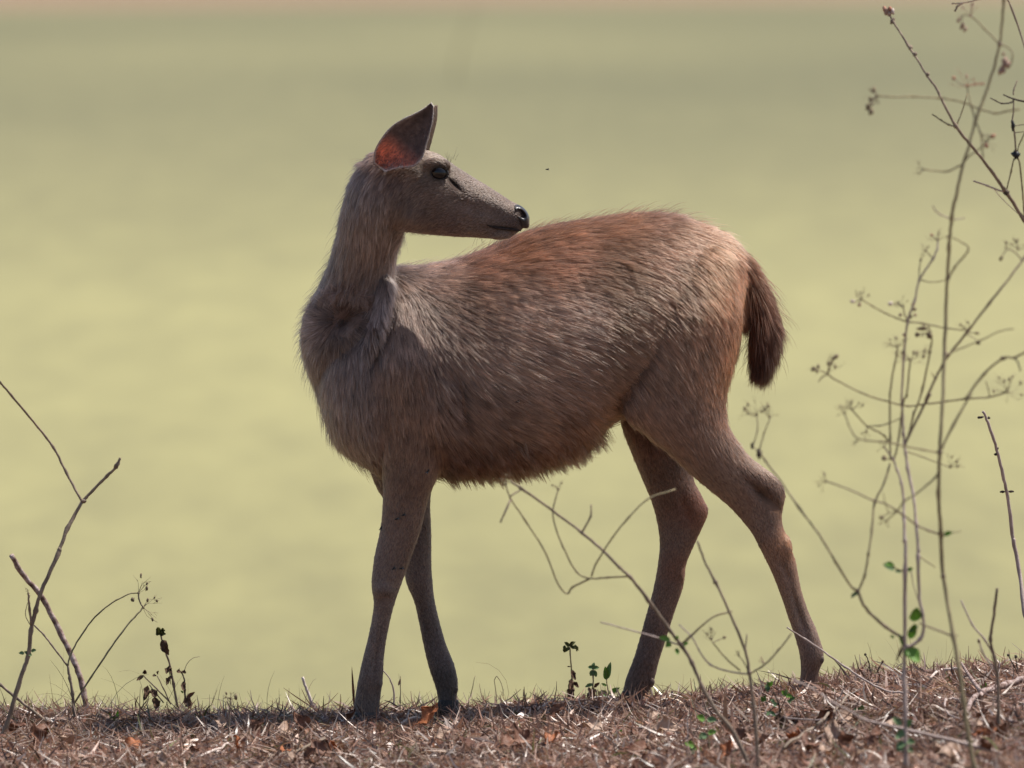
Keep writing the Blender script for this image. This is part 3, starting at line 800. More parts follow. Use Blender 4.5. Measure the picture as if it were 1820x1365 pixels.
# whiskers and brow hairs
wr, wd, wn_, wl_ = [], [], [], []
for i in range(16):
    p = W(random.uniform(845, 912), random.uniform(417, 424), -.15 - random.uniform(-.015, .015)); wr.append(p); wd.append((random.uniform(-.6, .5), random.uniform(-.3, .3), -1)); wl_.append(random.uniform(.018, .034))
for i in range(10):
    p = W(random.uniform(792, 812), random.uniform(283, 296), -.165 + random.uniform(-.02, .02)); wr.append(p); wd.append((random.uniform(-.1, .5), random.uniform(-.3, .3), 1)); wl_.append(random.uniform(.016, .032))
wr = np.array(wr); wd = np.array(wd); wd /= np.linalg.norm(wd, axis=1)[:, None]
e5 = strands(wr, wd, np.tile([0, -1.0, 0], (len(wr), 1)), np.array(wl_), np.full(len(wr), .1), np.tile([.08, .055, .045], (len(wr), 1)), 1, .0, np.full(len(wr), .00022), wild=.1)
EE = [e1, e3, e4, e5]
hair_object('ear_hair', np.vstack([e[0] for e in EE]), np.vstack([e[1] for e in EE]), np.vstack([e[2] for e in EE]), deer, MAT['fur'], OFF)

# ---- eyes, nose, hooves
m, nt, out = new_mat('eye')
b = principled(nt, Roughness=.08)
b.inputs['Base Color'].default_value = (.006, .005, .006, 1)
b.inputs['Specular IOR Level'].default_value = .45
nt.links.new(b.outputs[0], out.inputs[0])
MAT['eye'] = m
m, nt, out = new_mat('wet nose')
n_ = noise(nt, 420, 3)
r_ = ramp(nt, n_.outputs['Fac'], [(.35, (.012, .010, .011)), (.65, (.035, .028, .029))])
b = principled(nt, Roughness=.32)
nt.links.new(r_.outputs[0], b.inputs['Base Color'])
bp = nt.nodes.new('ShaderNodeBump'); bp.inputs['Strength'].default_value = .35; bp.inputs['Distance'].default_value = .001
nt.links.new(n_.outputs['Fac'], bp.inputs['Height']); nt.links.new(bp.outputs[0], b.inputs['Normal'])
nt.links.new(b.outputs[0], out.inputs[0])
MAT['nose'] = m
hk = KDTree(len(BV2))
for i, v in enumerate(BV2): hk.insert(v, i)
hk.balance()
def surf_y(px, py, near=True):
    """depth of the animal's near (or far) head surface behind a photo pixel"""
    d = np.hypot(pix[:, 0] - px, pix[:, 1] - py) + (BPART != 2) * 1e6
    i = np.argsort(d)[:40]
    return BV2[i, 1].min() if near else BV2[i, 1].max()
for near in (True, False):
    ys_ = surf_y(780, 307, near)
    c = W(780, 307, ys_ + (.0075 if near else -.0075))
    tilt = Matrix.Rotation(.25, 3, 'Y')
    Vb, Fb = blob(c, 1.0, (.0165, .0135, .0142), 28, 18, rot=tilt)
    eye = mesh_obj('eye', Vb, Fb, MAT['eye'], deer)
    # lids: a dark almond rim
    path = []
    sgn = -1 if near else 1
    for k in range(28):
        g = 2 * math.pi * k / 28
        ex, ez = 1.02 * math.cos(g), .92 * math.sin(g)
        if math.cos(g) > .6: ex += .25 * (math.cos(g) - .6)
        q = np.array(tilt @ Vector((ex * .0165, 0, ez * .0142)))
        path.append(c + q + np.array([0, sgn * .0052, 0]))
    path.append(path[0])
    Vl, Fl = tube(np.array(path), np.full(29, .0017), 8)
    mesh_obj('eyelid', Vl, Fl, MAT['hoof'], eye)
rings = [(914, 362, 921, 390, -.15, .0215), (922, 364, 928, 404, -.15, .0225), (930, 369, 934, 406, -.15, .0200), (937, 377, 939, 405, -.15, .0145), (941, 386, 941, 400, -.15, .006)]
Vn, Fn = loft(rings, 'head', n=40, sub=8, store=False, expo=2.4)
pn = PX(Vn)
ca, sa = math.cos(.75), math.sin(.75)
a_ = ((pn[:, 0] - 926.5) * ca + (pn[:, 1] - 380.5) * sa) / 9.0; b_ = (-(pn[:, 0] - 926.5) * sa + (pn[:, 1] - 380.5) * ca) / 5.2
hole = np.exp(-(a_ ** 2 + b_ ** 2) ** 1.5)
side = np.sign(Vn[:, 1] + .15)
Vn[:, 1] -= side * hole * .012
Vn[:, 1] += side * .003 * np.exp(-((np.hypot(a_, b_) - 1.35) / .35) ** 2)
mesh_obj('nose', Vn, Fn, MAT['nose'], deer)
mp = [(866, 400), (876, 403.5), (890, 406), (905, 407.5), (918, 409), (926, 410)]
for near in (True, False):
    mpts = [W(a_, b_, surf_y(a_, b_, near) + (.0012 if near else -.0012)) for a_, b_ in mp]
    mesh_obj('mouth', *tube(catmull(np.array(mpts), 4), np.interp(np.arange(21), [0, 6, 14, 20], [.0010, .0024, .0022, .0010]), 8), MAT['lip'], deer)
def hoof(px, py, y, lean):
    for s in (-1, 1):
        rg = [(px - 18 + lean * .2, py - 20, px + 18, py - 20, y + s * .012, .011), (px - 24 + lean * .5, py - 4, px + 19 + lean * .2, py - 4, y + s * .013, .0125), (px - 30 + lean, py + 14, px + 19 + lean * .4, py + 14, y + s * .013, .013)]
        Vh, Fh = loft(rg, 'legnf', n=16, sub=4, store=False)
        mesh_obj('hoof', Vh, Fh, MAT['hoof'], deer)
hoof(651, 1286, -.09, -4); hoof(797, 1264, .083, 2); hoof(1438, 1240, -.086, -2); hoof(1126, 1248, .08, -8)
for px, py, y in ((1459, 1172, -.096), (1458, 1174, -.074), (1158, 1212, .07), (1157, 1214, .09), (808, 1226, .074), (806, 1228, .092)):
    Vd, Fd = blob(W(px, py, y), 1, (.0065, .006, .0085), 10, 8, jit=.05)
    mesh_obj('dewclaw', Vd, Fd, MAT['dew'], deer)

# ================================================================== dry grass and litter
BROWNS = np.array([(.35, .20, .14), (.28, .15, .10), (.44, .285, .21), (.60, .45, .36), (.18, .095, .065), (.085, .05, .038), (.36, .235, .14), (.76, .64, .55), (.15, .15, .055)])
BW = np.array([.20, .18, .15, .10, .15, .15, .05, .05, .03])
def blades(N, xr, yr, lmin, lmax, w0, up_lo, up_hi, lift, bend, segs=3, xy=None, wind=0.0):
    """N bent ribbons of grass, each a creased strip; returns vertices, faces, tints"""
    if xy is None:
        x = rng.uniform(*xr, N); y = rng.uniform(*yr, N)
    else:
        x, y = xy
    z = ground_z(x, y) + rng.uniform(*lift, N)
    az = rng.uniform(0, 2 * np.pi, N); el = rng.uniform(up_lo, up_hi, N)
    L = rng.uniform(lmin, lmax, N) * rng.uniform(.7, 1.2, N); wd = w0 * rng.uniform(.5, 1.5, N)
    h = np.stack([np.cos(az), np.sin(az), np.zeros(N)], 1); h[:, 0] += wind
    sd = np.stack([-np.sin(az), np.cos(az), np.zeros(N)], 1)
    tw = rng.uniform(-1.3, 1.3, N)
    bd = rng.normal(0, bend, N) - bend * .4
    P = np.stack([x, y, z], 1)
    V = np.zeros((N, segs + 1, 2, 3))
    e = el.copy()
    for k in range(segs + 1):
        t = k / segs
        wk = wd * (1 - .8 * t ** 2) * .5
        upv = np.stack([-np.sin(e) * h[:, 0], -np.sin(e) * h[:, 1], np.cos(e)], 1)
        across = sd * np.cos(tw)[:, None] + upv * np.sin(tw)[:, None]
        V[:, k, 0] = P + across * wk[:, None]; V[:, k, 1] = P - across * wk[:, None]
        P = P + (L / segs)[:, None] * (h * np.cos(e)[:, None] + np.array([0, 0, 1.0]) * np.sin(e)[:, None])
        e = e + bd / segs
    base = (np.arange(N) * (segs + 1) * 2)[:, None]
    Fq = [base + np.array([[2 * k, 2 * k + 1, 2 * k + 3, 2 * k + 2]]) for k in range(segs)]
    Fq = np.concatenate(Fq, 0)
    c = BROWNS[rng.choice(len(BROWNS), N, p=BW / BW.sum())] * rng.uniform(.6, 1.25, (N, 1)) * (.86 + .22 * np.sin(x * 4.1 + 2 * np.sin(y * 2.7)) * np.cos(y * 5.3 + x * 2.2))[:, None]
    V = V.reshape(-1, 3)
    return V, Fq, np.repeat(c, (segs + 1) * 2, 0)
def fast_mesh(name, V, Fq, tint, mat):
    me = bpy.data.meshes.new(name)
    me.vertices.add(len(V)); me.vertices.foreach_set('co', V.astype(np.float32).ravel())
    me.loops.add(Fq.size); me.loops.foreach_set('vertex_index', Fq.astype(np.int32).ravel())
    me.polygons.add(len(Fq)); me.polygons.foreach_set('loop_start', np.arange(0, Fq.size, 4, dtype=np.int32))
    me.update(calc_edges=True)
    a = me.color_attributes.new('tint', 'FLOAT_COLOR', 'POINT')
    c = np.ones((len(V), 4), np.float32); c[:, :3] = tint
    a.data.foreach_set('color', c.ravel())
    me.materials.append(mat)
    o = bpy.data.objects.new(name, me); COL.objects.link(o)
    return o
def pile(sets):
    V, F_, C_, o = [], [], [], 0
    for v, f, c in sets:
        V.append(v); F_.append(f + o); C_.append(c); o += len(v)
    return np.vstack(V), np.vstack(F_), np.vstack(C_)
XR, YR = (-1.75, 1.75), (-3.6, .42)
# patchy: straw gathers in drifts
def patch_xy(N, k=3.2, thr=.0):
    x = rng.uniform(*XR, N * 3); y = rng.uniform(*YR, N * 3)
    f = np.sin(x * k + 1.7 * np.sin(y * 2.1)) * np.cos(y * k * 1.3 + 1.1 * np.sin(x * 3.3)) + rng.normal(0, .7, N * 3)
    i = np.argsort(-f)[: N * 2]; i = rng.choice(i, N, replace=False)
    return x[i], y[i]
near_edge = (rng.uniform(*XR, 16000), rng.uniform(-.6, .35, 16000))
sets = [blades(70000, XR, YR, .03, .09, .0030, -.12, .45, (0, .014), .8),
        blades(26000, XR, YR, .02, .055, .0042, -.2, 1.0, (.002, .018), 1.2, xy=patch_xy(26000)),
        blades(16000, XR, YR, .03, .075, .0026, -.1, .6, (0, .014), .8, xy=near_edge),
        blades(8000, XR, YR, .018, .055, .0024, .4, 1.35, (-.003, .006), .9, xy=patch_xy(8000, 5)),
        blades(9000, XR, YR, .03, .08, .0060, -.15, .35, (.002, .016), 1.0, segs=4, xy=patch_xy(9000, 2.4)),
        blades(420, XR, YR, .05, .10, .0022, .8, 1.5, (-.003, .004), 1.0, segs=4, xy=patch_xy(420, 4))]
lit = fast_mesh('dry_grass', *pile(sets), MAT['straw'])
tag(lit, 'matted dry brown grass and straw covering the bank', 'grass', kind='stuff')
# a thin tuft of taller wispy grass by the leaning stick
tx = np.concatenate([rng.normal(-.88, .09, 46), rng.normal(-.66, .07, 26), rng.normal(-.48, .05, 12), rng.normal(-.18, .05, 9), rng.normal(-.05, .04, 5), rng.normal(.45, .12, 8), rng.normal(.78, .10, 16)]); ty = rng.uniform(-.25, .12, len(tx))
wv, wf, wc = blades(len(tx), XR, YR, .05, .15, .0013, .9, 1.5, (-.003, .002), 1.5, segs=6, xy=(tx, ty))
tag(fast_mesh('wispy_grass', wv, wf, wc * np.array([.55, .62, .5]), MAT['straw']), 'thin wispy dry grass blades standing along the crest of the bank', 'grass', kind='stuff')

# ---- dead leaves lying about
def dead_leaf(px, py, size, mat, label, grp=None, flat=.3, name='dead_leaf', yaw=None, hgt=.02):
    hgt += .007; py = py + 12; size *= 1.12
    p = ground_hit(px, py)
    yaw = random.uniform(0, 6.28) if yaw is None else yaw
    el = random.uniform(-.2, .5)
    d = np.array([math.cos(yaw) * math.cos(el), math.sin(yaw) * math.cos(el), math.sin(el)])
    up = np.array([random.uniform(-.6, .6), -random.uniform(.2, 1.0), 1.0])
    length = size * .0011
    base = np.array([p[0], p[1], ground_z(p[0], p[1]) + hgt]) - d * length * .5
    base[2] = max(base[2], float(ground_z(base[0], base[1])) + .008)
    Vl, Fl = leaf_shape(base, d, length, length * random.uniform(.5, .7), up, curl=random.uniform(.4, 1.6) * random.choice((-1, 1)), fold=random.uniform(.2, .8), nseg=8, nw=6, wav=.5)
    Vl = Vl + rng.normal(0, .018 * length, Vl.shape)
    st, sf = tube([base - d * length * .22 - np.array([0, 0, .002]), base], [.0008, .001], 5)
    o = centred(name, *merge([(Vl, Fl), (st, sf)]), mat)
    tag(o, label, 'leaf', grp)
    return o
dead_leaf(770, 1302, 46, MAT['deadleaf_orange'], 'bright orange brown curled dead leaf below the far front hoof', yaw=.3, hgt=.03)
dead_leaf(1050, 1308, 44, MAT['deadleaf_pale'], 'pale pinkish tan rounded dead leaf lying in the grass below the seedling', yaw=2.6, hgt=.03)
dead_leaf(1142, 1345, 50, MAT['deadleaf'], 'broad reddish brown dead leaf on edge, with a green sliver beside it', yaw=.2, hgt=.025)
dead_leaf(1440, 1342, 46, MAT['deadleaf'], 'dark reddish brown leaf arched over like a hook', yaw=1.2, hgt=.03)
dead_leaf(1495, 1340, 46, MAT['deadleaf'], 'cupped brown dead leaf beside the hooked one', yaw=2.9)
dead_leaf(1455, 1250, 26, MAT['deadleaf_pale'], 'small pale leaf flake lying under the near hind hoof', yaw=.4)
dead_leaf(1700, 1345, 54, MAT['deadleaf_pale'], 'crumpled pale tan leaf among the litter below the long trailing twig', yaw=.2)
dead_leaf(920, 1335, 48, MAT['deadleaf'], 'crinkled russet leaf below the deer belly', yaw=2.2)
dead_leaf(985, 1330, 34, MAT['deadleaf_orange'], 'narrow orange brown leaf below the deer belly', yaw=.9)
k = 0
while k < 60:
    px, py = random.uniform(20, 1800), random.uniform(1280, 1362)
    if px > 1300 or random.random() < .45:
        dead_leaf(px, py, random.uniform(24, 50), *random.choice([(MAT['deadleaf'], 'curled mid brown dead leaf lying in the dry grass litter', 'brown dead leaves scattered in the dry grass')] * 2 + [(MAT['deadleaf_pale'], 'faded pale tan dead leaf lying loose in the dry grass litter', 'pale dead leaves scattered in the dry grass'), (MAT['deadleaf_orange'], 'small rust orange dead leaf lying loose in the dry grass litter', 'rust dead leaves scattered in the dry grass')]))
        k += 1
# leaf crumbs: too many and too small to count
cv, cf, cc = blades(12000, XR, YR, .010, .028, .013, -.3, .6, (.004, .018), 1.6, segs=3, xy=patch_xy(12000, 4.1))
tag(fast_mesh('leaf_litter', cv, cf, cc * np.array([.85, .66, .58]), MAT['straw']), 'small broken bits of dead leaf strewn through the grass', 'leaf litter', kind='stuff')

# ================================================================== plants
K1 = lambda *p: [(1500 + a / 5.6875, b_ / 5.6875) for a, b_ in p]
K2 = lambda *p: [(1500 + a / 5.6875, 220 + b_ / 5.6875) for a, b_ in p]
K3 = lambda *p: [(1420 + a / 4.55, 440 + b_ / 4.55) for a, b_ in p]
K4 = lambda *p: [(1420 + a / 4.55, 700 + b_ / 4.55) for a, b_ in p]
K5 = lambda *p: [(1420 + a / 4.55, 960 + b_ / 4.55) for a, b_ in p]
K6 = lambda *p: [(a / 4.2656, 980 + b_ / 4.2656) for a, b_ in p]
K7 = lambda *p: [(1160 + a / 3.2125, 940 + b_ / 3.2125) for a, b_ in p]
K8 = lambda *p: [(860 + a / 2.73, 800 + b_ / 2.73) for a, b_ in p]
KA = lambda *p: [(a / 3.957, 1100 + b_ / 3.957) for a, b_ in p]
KB = lambda *p: [(440 + a / 3.957, 1100 + b_ / 3.957) for a, b_ in p]
KC = lambda *p: [(880 + a / 3.957, 1100 + b_ / 3.957) for a, b_ in p]
KD = lambda *p: [(1360 + a / 3.957, 1100 + b_ / 3.957) for a, b_ in p]
class Plant:
    def __init__(self, name, base, label, cat='plant', group=None, y=None):
        if y is None:
            g = ground_hit(*base)
        else:
            g = W(base[0], base[1], y); g[2] = ground_z(g[0], y)
        self.y = float(g[1]); self.k = (CAM_D + self.y) / CAM_D * .0011
        self.root = empty(name, g)
        tag(self.root, label, cat, group)
        self.ph = random.uniform(0, 6)
    def yy(self, px, py):
        """depth wanders smoothly through the plant, so twigs that meet in the picture meet in space"""
        h = (1250 - py) * self.k
        return self.y + (.035 * math.sin(px * .021 + self.ph) + .03 * math.sin(py * .013 + self.ph * 2)) * min(1, max(0, h) / .25)
    def pt(self, px, py):
        return W(px, py, self.yy(px, py))
    def stem(self, pts, w0, w1, mat='stem', name='branch', nodes=True, parent=None):
        P = catmull(np.array(pts, float), 5)
        Q = np.array([self.pt(*p) for p in P])
        t = np.linspace(0, 1, len(Q))
        R = (w0 * (1 - t) + w1 * t) * .5 * self.k
        R = R * (1 + .06 * np.sin(t * 37 + self.ph) + .05 * np.sin(t * 83))
        if nodes:
            for i in range(5, len(Q) - 2, 5):
                if random.random() < .55: R[i] *= 1.45
        Q += rng.normal(0, .12 * self.k * w0 ** .5, Q.shape)
        return mesh_obj(name, *tube(Q, R, 7), MAT[mat], parent or self.root)
    def umbel(self, px, py, r, ang=-90, spread=80, n=8, mat='seed', name='seed_head', knob=.085, ray=.8):
        c = self.pt(px, py)
        parts = [blob(c, 2.4 * self.k, jit=.15, seg=7, rings=5)]
        for i in range(n):
            g = math.radians(ang + random.uniform(-spread, spread))
            L = r * random.uniform(.6, 1.15)
            e = c + self.k * L * np.array([math.cos(g), random.uniform(-.6, .6), -math.sin(g)])
            mid = (c + e) / 2 + self.k * L * .14 * rng.normal(0, 1, 3)
            parts.append(tube(catmull([c, mid, e], 2), np.linspace(ray, .45 * ray, 5) * .55 * self.k, 5))
            if random.random() < .45:
                parts.append(blob(e, knob * r * self.k * random.uniform(.6, 1.3), (1, 1, 1.5), 6, 5, .2))
            for q in range(2):
                e2 = e + self.k * L * .35 * np.array([math.cos(g + rng.normal(0, .7)), rng.normal(0, .4), -math.sin(g + rng.normal(0, .7))])
                parts.append(tube([mid * .4 + e * .6, e2], [.35 * ray * self.k, .2 * ray * self.k], 4))
        return mesh_obj(name, *merge(parts), MAT[mat], self.root)
    def pod(self, px, py, rx, rz, ang=0, mat='seed', name='seed_pod'):
        return mesh_obj(name, *blob(self.pt(px, py), self.k * (.78 if name == 'dry_flower' else .9), (rx, min(rx, rz), rz), 9, 7, .18, rot=Matrix.Rotation(math.radians(ang), 3, 'Y')), MAT[mat], self.root)
    def leaf(self, px, py, dx, dy, L, wd, mat='green', curl=.5, name='leaf', fold=.3, up=None, toward=-.2):
        d = np.array([dx, toward, -dy], float)
        up = up or (random.uniform(-.4, .4), -1.0, .5)
        V_, F_ = leaf_shape(self.pt(px, py), d, L * self.k, wd * self.k, up, curl=curl, fold=fold, wav=.7 if mat.startswith('wilt') else .15)
        if mat.startswith('wilt'): V_ = V_ + rng.normal(0, .02 * L * self.k, V_.shape)
        return mesh_obj(name, V_, F_, MAT[mat], self.root)

# ---- left side
p = Plant('dead_stick', (153, 1266), 'thick pinkish grey bare stick leaning left out of the grass', 'stick')
p.stem(K6((660, 1240), (650, 1150), (620, 1000), (570, 850), (500, 700), (400, 500), (300, 320), (170, 170), (85, 28)), 11.5, 9.5, 'stick', 'shaft', nodes=False)
p = Plant('forked_stem', (-4, 1322), 'tall dark dry stem with a fork at its top, crossing the leaning stick', 'plant')
p.stem([(-6, 1330)] + K6((50, 1320), (110, 1120), (170, 920), (215, 790), (235, 600), (270, 450), (310, 310), (440, 20)) + [(120, 940), (146, 892)], 9, 6.5, 'stem', 'stem')
p.stem([(146, 892), (118, 840), (95, 795), (60, 750), (20, 702), (0, 680), (-25, 655)], 4.5, 3.6, 'stem')
p.stem([(146, 892), (165, 872), (190, 846), (207, 830), (214, 813)], 6, 4.5, 'stem')
p.pod(148, 891, 6, 4.5, 0, 'stem', 'knot'); p.pod(106, 977, 4.5, 5, 0, 'stem', 'knot'); p.pod(208, 826, 5, 8, 30, 'stem', 'bud')
p.stem(K6((240, 560), (225, 440), (215, 320)), 5, 3.5, 'stem')
p.stem(K6((230, 560), (195, 490), (200, 425), (230, 330)), 1.6, 1.2, 'stem', nodes=False)
p.umbel(*K6((215, 320))[0], 9, n=4, spread=60)
for a in ((165, 770, -1, .1), (200, 780, -.8, -.4), (255, 755, 1, -.1), (225, 770, .8, .5)):
    p.leaf(*K6((a[0] + 20 * (1 if a[2] < 0 else -1), a[1]))[0], a[2], a[3], 11, 7, 'greygreen')
p = Plant('fallen_twig', K6((420, 1350))[0], 'thin brown twig slanting down to the grass below the forked stem', 'twig')
p.stem([(-20, 1198)] + K6((0, 1010), (110, 1100), (300, 1250), (425, 1365)), 4.5, 6, 'stem', 'shaft')
p = Plant('arching_weed', K6((570, 1330))[0], 'slender weed with two arching stalks tipped by feathery seed heads beside the leaning stick', 'plant')
p.stem(K6((575, 1345), (562, 1200), (550, 1080), (530, 960), (515, 870)), 6.5, 4.5, 'stem', 'stem')
p.stem(K6((515, 870), (400, 720), (330, 630), (260, 560)), 3.6, 3, 'stem')
p.stem(K6((515, 870), (530, 800), (600, 660), (720, 500), (850, 390), (980, 322), (1050, 315)), 3.4, 2.6, 'stem_green', nodes=False)
p.stem(K6((570, 1145), (660, 1000), (820, 760), (950, 580), (1060, 455), (1085, 425)), 3.6, 3, 'stem_green', nodes=False)
p.stem(K6((1050, 315), (1055, 370), (1085, 425)), 3, 2.6, 'stem')
p.umbel(*K6((1050, 315))[0], 26, -70, 50, 6); p.umbel(*K6((1085, 425))[0], 24, 0, 60, 8)
p.pod(*K6((1005, 365))[0], 3.5, 4.5, 20); p.pod(*K6((1068, 185))[0], 2, 5, 5)
p = Plant('wilted_weed', (304, 1256), 'upright wilted weed with shrivelled dark brown leaves and a drooping tuft on top', 'plant')
p.stem(KA((1250, 620), (1220, 460), (1190, 310), (1150, 190), (1130, 110)), 4.5, 3, 'stem', 'stem')
p.stem(KA((1190, 580), (1100, 490), (1010, 400)), 3, 2, 'stem'); p.stem(KA((1200, 600), (1150, 490), (1105, 400)), 2.6, 1.8, 'stem')
for a in ((1130, 110, -.2, -1, 22, 12), (1130, 110, .8, .1, 14, 8), (1130, 105, -.9, .4, 12, 8), (1130, 100, .3, -1, 16, 9), (1135, 95, .9, -.3, 12, 7)):
    p.leaf(*KA((a[0], a[1]))[0], a[2], a[3], a[4], a[5], 'wiltgreen', curl=1.2, fold=.7)
p.leaf(*KA((1140, 145))[0], .35, 1, 30, 15, 'wilt', curl=-.5, fold=.4); p.leaf(*KA((1150, 160))[0], -.2, 1, 14, 6, 'wilt', curl=-.5)
for a in ((1190, 330, -.1, 1, 20, 10), (1200, 400, -.3, 1, 20, 10), (1185, 340, .3, 1, 16, 8), (1010, 395, -.8, .7, 18, 7), (1015, 390, .2, -1, 12, 9), (1010, 380, .8, .1, 10, 6), (1100, 395, -.8, .4, 10, 6), (1105, 390, .5, -.8, 9, 5), (1040, 470, -.3, 1, 30, 12), (1070, 490, .2, 1, 26, 14), (1090, 550, .1, 1, 28, 16)):
    p.leaf(*KA((a[0], a[1]))[0], a[2], a[3], a[4], a[5], 'wilt', curl=random.uniform(.6, 1.5), fold=.7)
p.stem(KA((1150, 590), (1095, 520), (1050, 465)), 2.6, 1.6, 'stem_dark'); p.stem(KA((1190, 330), (1195, 400), (1200, 460)), 2, 1.2, 'stem_dark', nodes=False)
p = Plant('withered_weed', (332, 1252), 'short withered weed with a bent dark bud and a curled russet leaf at its foot', 'plant')
p.stem(KA((1310, 620), (1300, 500), (1295, 420), (1275, 370)), 4, 2.4, 'stem_dark', 'stem')
p.stem(KA((1290, 380), (1320, 310), (1360, 275), (1405, 265)), 1.3, .8, 'stem', nodes=False)
for a in ((1275, 370, -.8, .2, 12, 10), (1280, 365, .9, .7, 12, 8), (1290, 440, .1, 1, 22, 10)):
    p.leaf(*KA((a[0], a[1]))[0], a[2], a[3], a[4], a[5], 'wilt', curl=1.2, fold=.7)
p.leaf(*KA((1310, 560))[0], 1, -.5, 24, 9, 'deadleaf', curl=.8, fold=.6); p.leaf(*KA((1300, 550))[0], .5, 1, 26, 16, 'wilt', curl=.8, fold=.6)
p.leaf(*KA((1290, 520))[0], -.8, -.5, 7, 4, 'green')
p = Plant('dried_flower', KA((1605, 890))[0], 'thin reddish stalk topped by a small dried brown umbel', 'plant')
p.stem(KA((1605, 900), (1612, 760), (1620, 560)), 3.2, 2.4, 'stem', 'stem', nodes=False)
p.umbel(*KA((1620, 560))[0], 12, -90, 85, 11, knob=.24)
p = Plant('bleached_stick', KB((480, 640))[0], 'short bleached white stick poking up from the crest of the bank', 'stick')
p.stem(KB((490, 650), (450, 580), (410, 480), (388, 410)), 6.5, 5, 'white_wood', 'shaft', nodes=False)
p = Plant('bent_straw', KB((1020, 640))[0], 'pale bowed straw arching beside the near front leg', 'grass')
p.stem(KB((1022, 650), (1030, 520), (1000, 420), (950, 360)), 4, 2, 'stem_pale', 'stalk', nodes=False)
for i, (bx, tx_, ty_, lb) in enumerate(((1062, 1075, 400, 'thin grass stalk with a pale spikelet between the front legs'), (1530, 1600, 400, 'thin grass stalk standing right of the far front hoof'), (1750, 1735, 430, 'brown hooked grass stalk with a drooping tip on the crest'))):
    p = Plant('grass_stalk', KB((bx, 660))[0], lb, 'grass')
    p.stem(KB((bx, 670), ((bx + tx_) / 2 + 6, 530), (tx_, ty_)), 2.4, 1.2, 'stem_green', 'stalk', nodes=False)
    if i == 0: p.leaf(*KB((1060, 470))[0], .35, -1, 16, 4, 'deadleaf_pale')
    if i == 2: p.stem(KB((1735, 430), (1755, 405), (1790, 470), (1800, 540)), 1.6, 1.2, 'stem_green', 'tip', nodes=False)
p = Plant('standing_grass', KB((752, 640))[0], 'single pointed brown grass blade against the near front leg', 'grass')
p.leaf(*KB((752, 645))[0], -.06, -1, 84, 4.5, 'deadleaf', curl=.15, name='blade')
# ---- middle
p = Plant('drooping_weed', KC((548, 590))[0], 'small wilted weed with a drooping green crown below the deer belly', 'plant')
p.stem(KC((550, 600), (545, 470), (535, 320), (525, 200)), 3.6, 2.6, 'stem_green', 'stem')
for a in ((525, 200, -.9, .6, 15, 7), (525, 195, -.5, -.5, 13, 7), (525, 190, .5, -.5, 13, 7), (530, 195, .95, .2, 17, 7), (560, 180, .5, 1, 14, 6), (530, 200, .2, -1, 10, 6), (490, 185, -.1, 1, 14, 6)):
    p.leaf(*KC((a[0], a[1]))[0], a[2], a[3], a[4], a[5], 'wiltgreen', curl=-.9, fold=.6)
for a in ((540, 360, .3, 1, 22, 9), (540, 420, -.3, 1, 24, 10), (545, 440, .6, .7, 18, 8), (545, 470, -.3, 1, 30, 14), (535, 500, .2, 1, 26, 9), (530, 335, -1, .2, 7, 3)):
    p.leaf(*KC((a[0], a[1]))[0], a[2], a[3], a[4], a[5], 'wilt', curl=.8, fold=.7)
p = Plant('leafy_weed', KC((690, 595))[0], 'small weed with a crumpled green tuft and dark wilted lower leaves', 'plant')
p.stem(KC((692, 600), (688, 500), (690, 400), (690, 350)), 3, 2.4, 'stem_green', 'stem')
for a in ((690, 350, -.8, -.4, 10, 8), (690, 350, .9, -.3, 11, 8), (690, 360, -.4, .8, 12, 9), (690, 360, .5, .9, 14, 8), (690, 345, .1, -1, 10, 7), (690, 460, -1, .2, 16, 7)):
    p.leaf(*KC((a[0], a[1]))[0], a[2], a[3], a[4], a[5], 'greygreen', curl=-.7, fold=.6)
for a in ((695, 480, .8, -.5, 16, 7), (690, 500, .5, .4, 10, 7), (680, 510, -.5, 1, 24, 12), (660, 480, .1, 1, 20, 8)):
    p.leaf(*KC((a[0], a[1]))[0], a[2], a[3], a[4], a[5], 'wilt', curl=.8, fold=.7)
p = Plant('seedling', KC((800, 590))[0], 'fresh green seedling with pointed leaves beside the far hind hoof', 'plant')
p.stem(KC((806, 600), (798, 530), (785, 440), (782, 410)), 2.6, 2, 'stem_green', 'stem', nodes=False)
p.leaf(*KC((783, 430))[0], -.12, -1, 27, 12, 'green', curl=.3, fold=.6); p.leaf(*KC((785, 425))[0], .25, -1, 34, 12, 'greygreen', curl=.2, fold=.6)
p.leaf(*KC((800, 525))[0], 1, -.45, 24, 10, 'green', curl=.4); p.leaf(*KC((795, 530))[0], -1, -.2, 20, 12, 'green', curl=-.4); p.leaf(*KC((785, 470))[0], -.9, -.3, 12, 5, 'green')
# diagonal bare twig in front of the hind legs
p = Plant('leaning_shrub', (1336, 1372), 'bare brown shrub stem leaning left in front of the hind legs, with hooked side twigs', 'plant')
p.stem([(1340, 1385), (1318, 1330), (1296, 1290)] + K8((1130, 1270), (1060, 1150), (1010, 1030), (960, 950), (900, 870), (800, 730), (710, 615), (660, 570), (580, 490), (475, 400), (330, 290), (180, 185), (128, 150)), 8, 4, 'stem', 'stem')
p.stem(K8((705, 612), (600, 618), (515, 622), (450, 590), (385, 470), (335, 320), (360, 195)), 3.6, 2.6, 'stem_green'); p.umbel(*K8((360, 190))[0], 12, -90, 80, 7)
p.stem(K8((515, 622), (430, 665), (402, 696), (355, 640), (300, 500), (200, 340), (130, 235), (105, 160)), 3.6, 2.6, 'stem_green'); p.umbel(*K8((105, 165))[0], 14, -120, 80, 7)
p.stem(K8((522, 612), (545, 550), (620, 430), (700, 330), (800, 235), (930, 190)), 3.4, 2.4, 'stem_green')
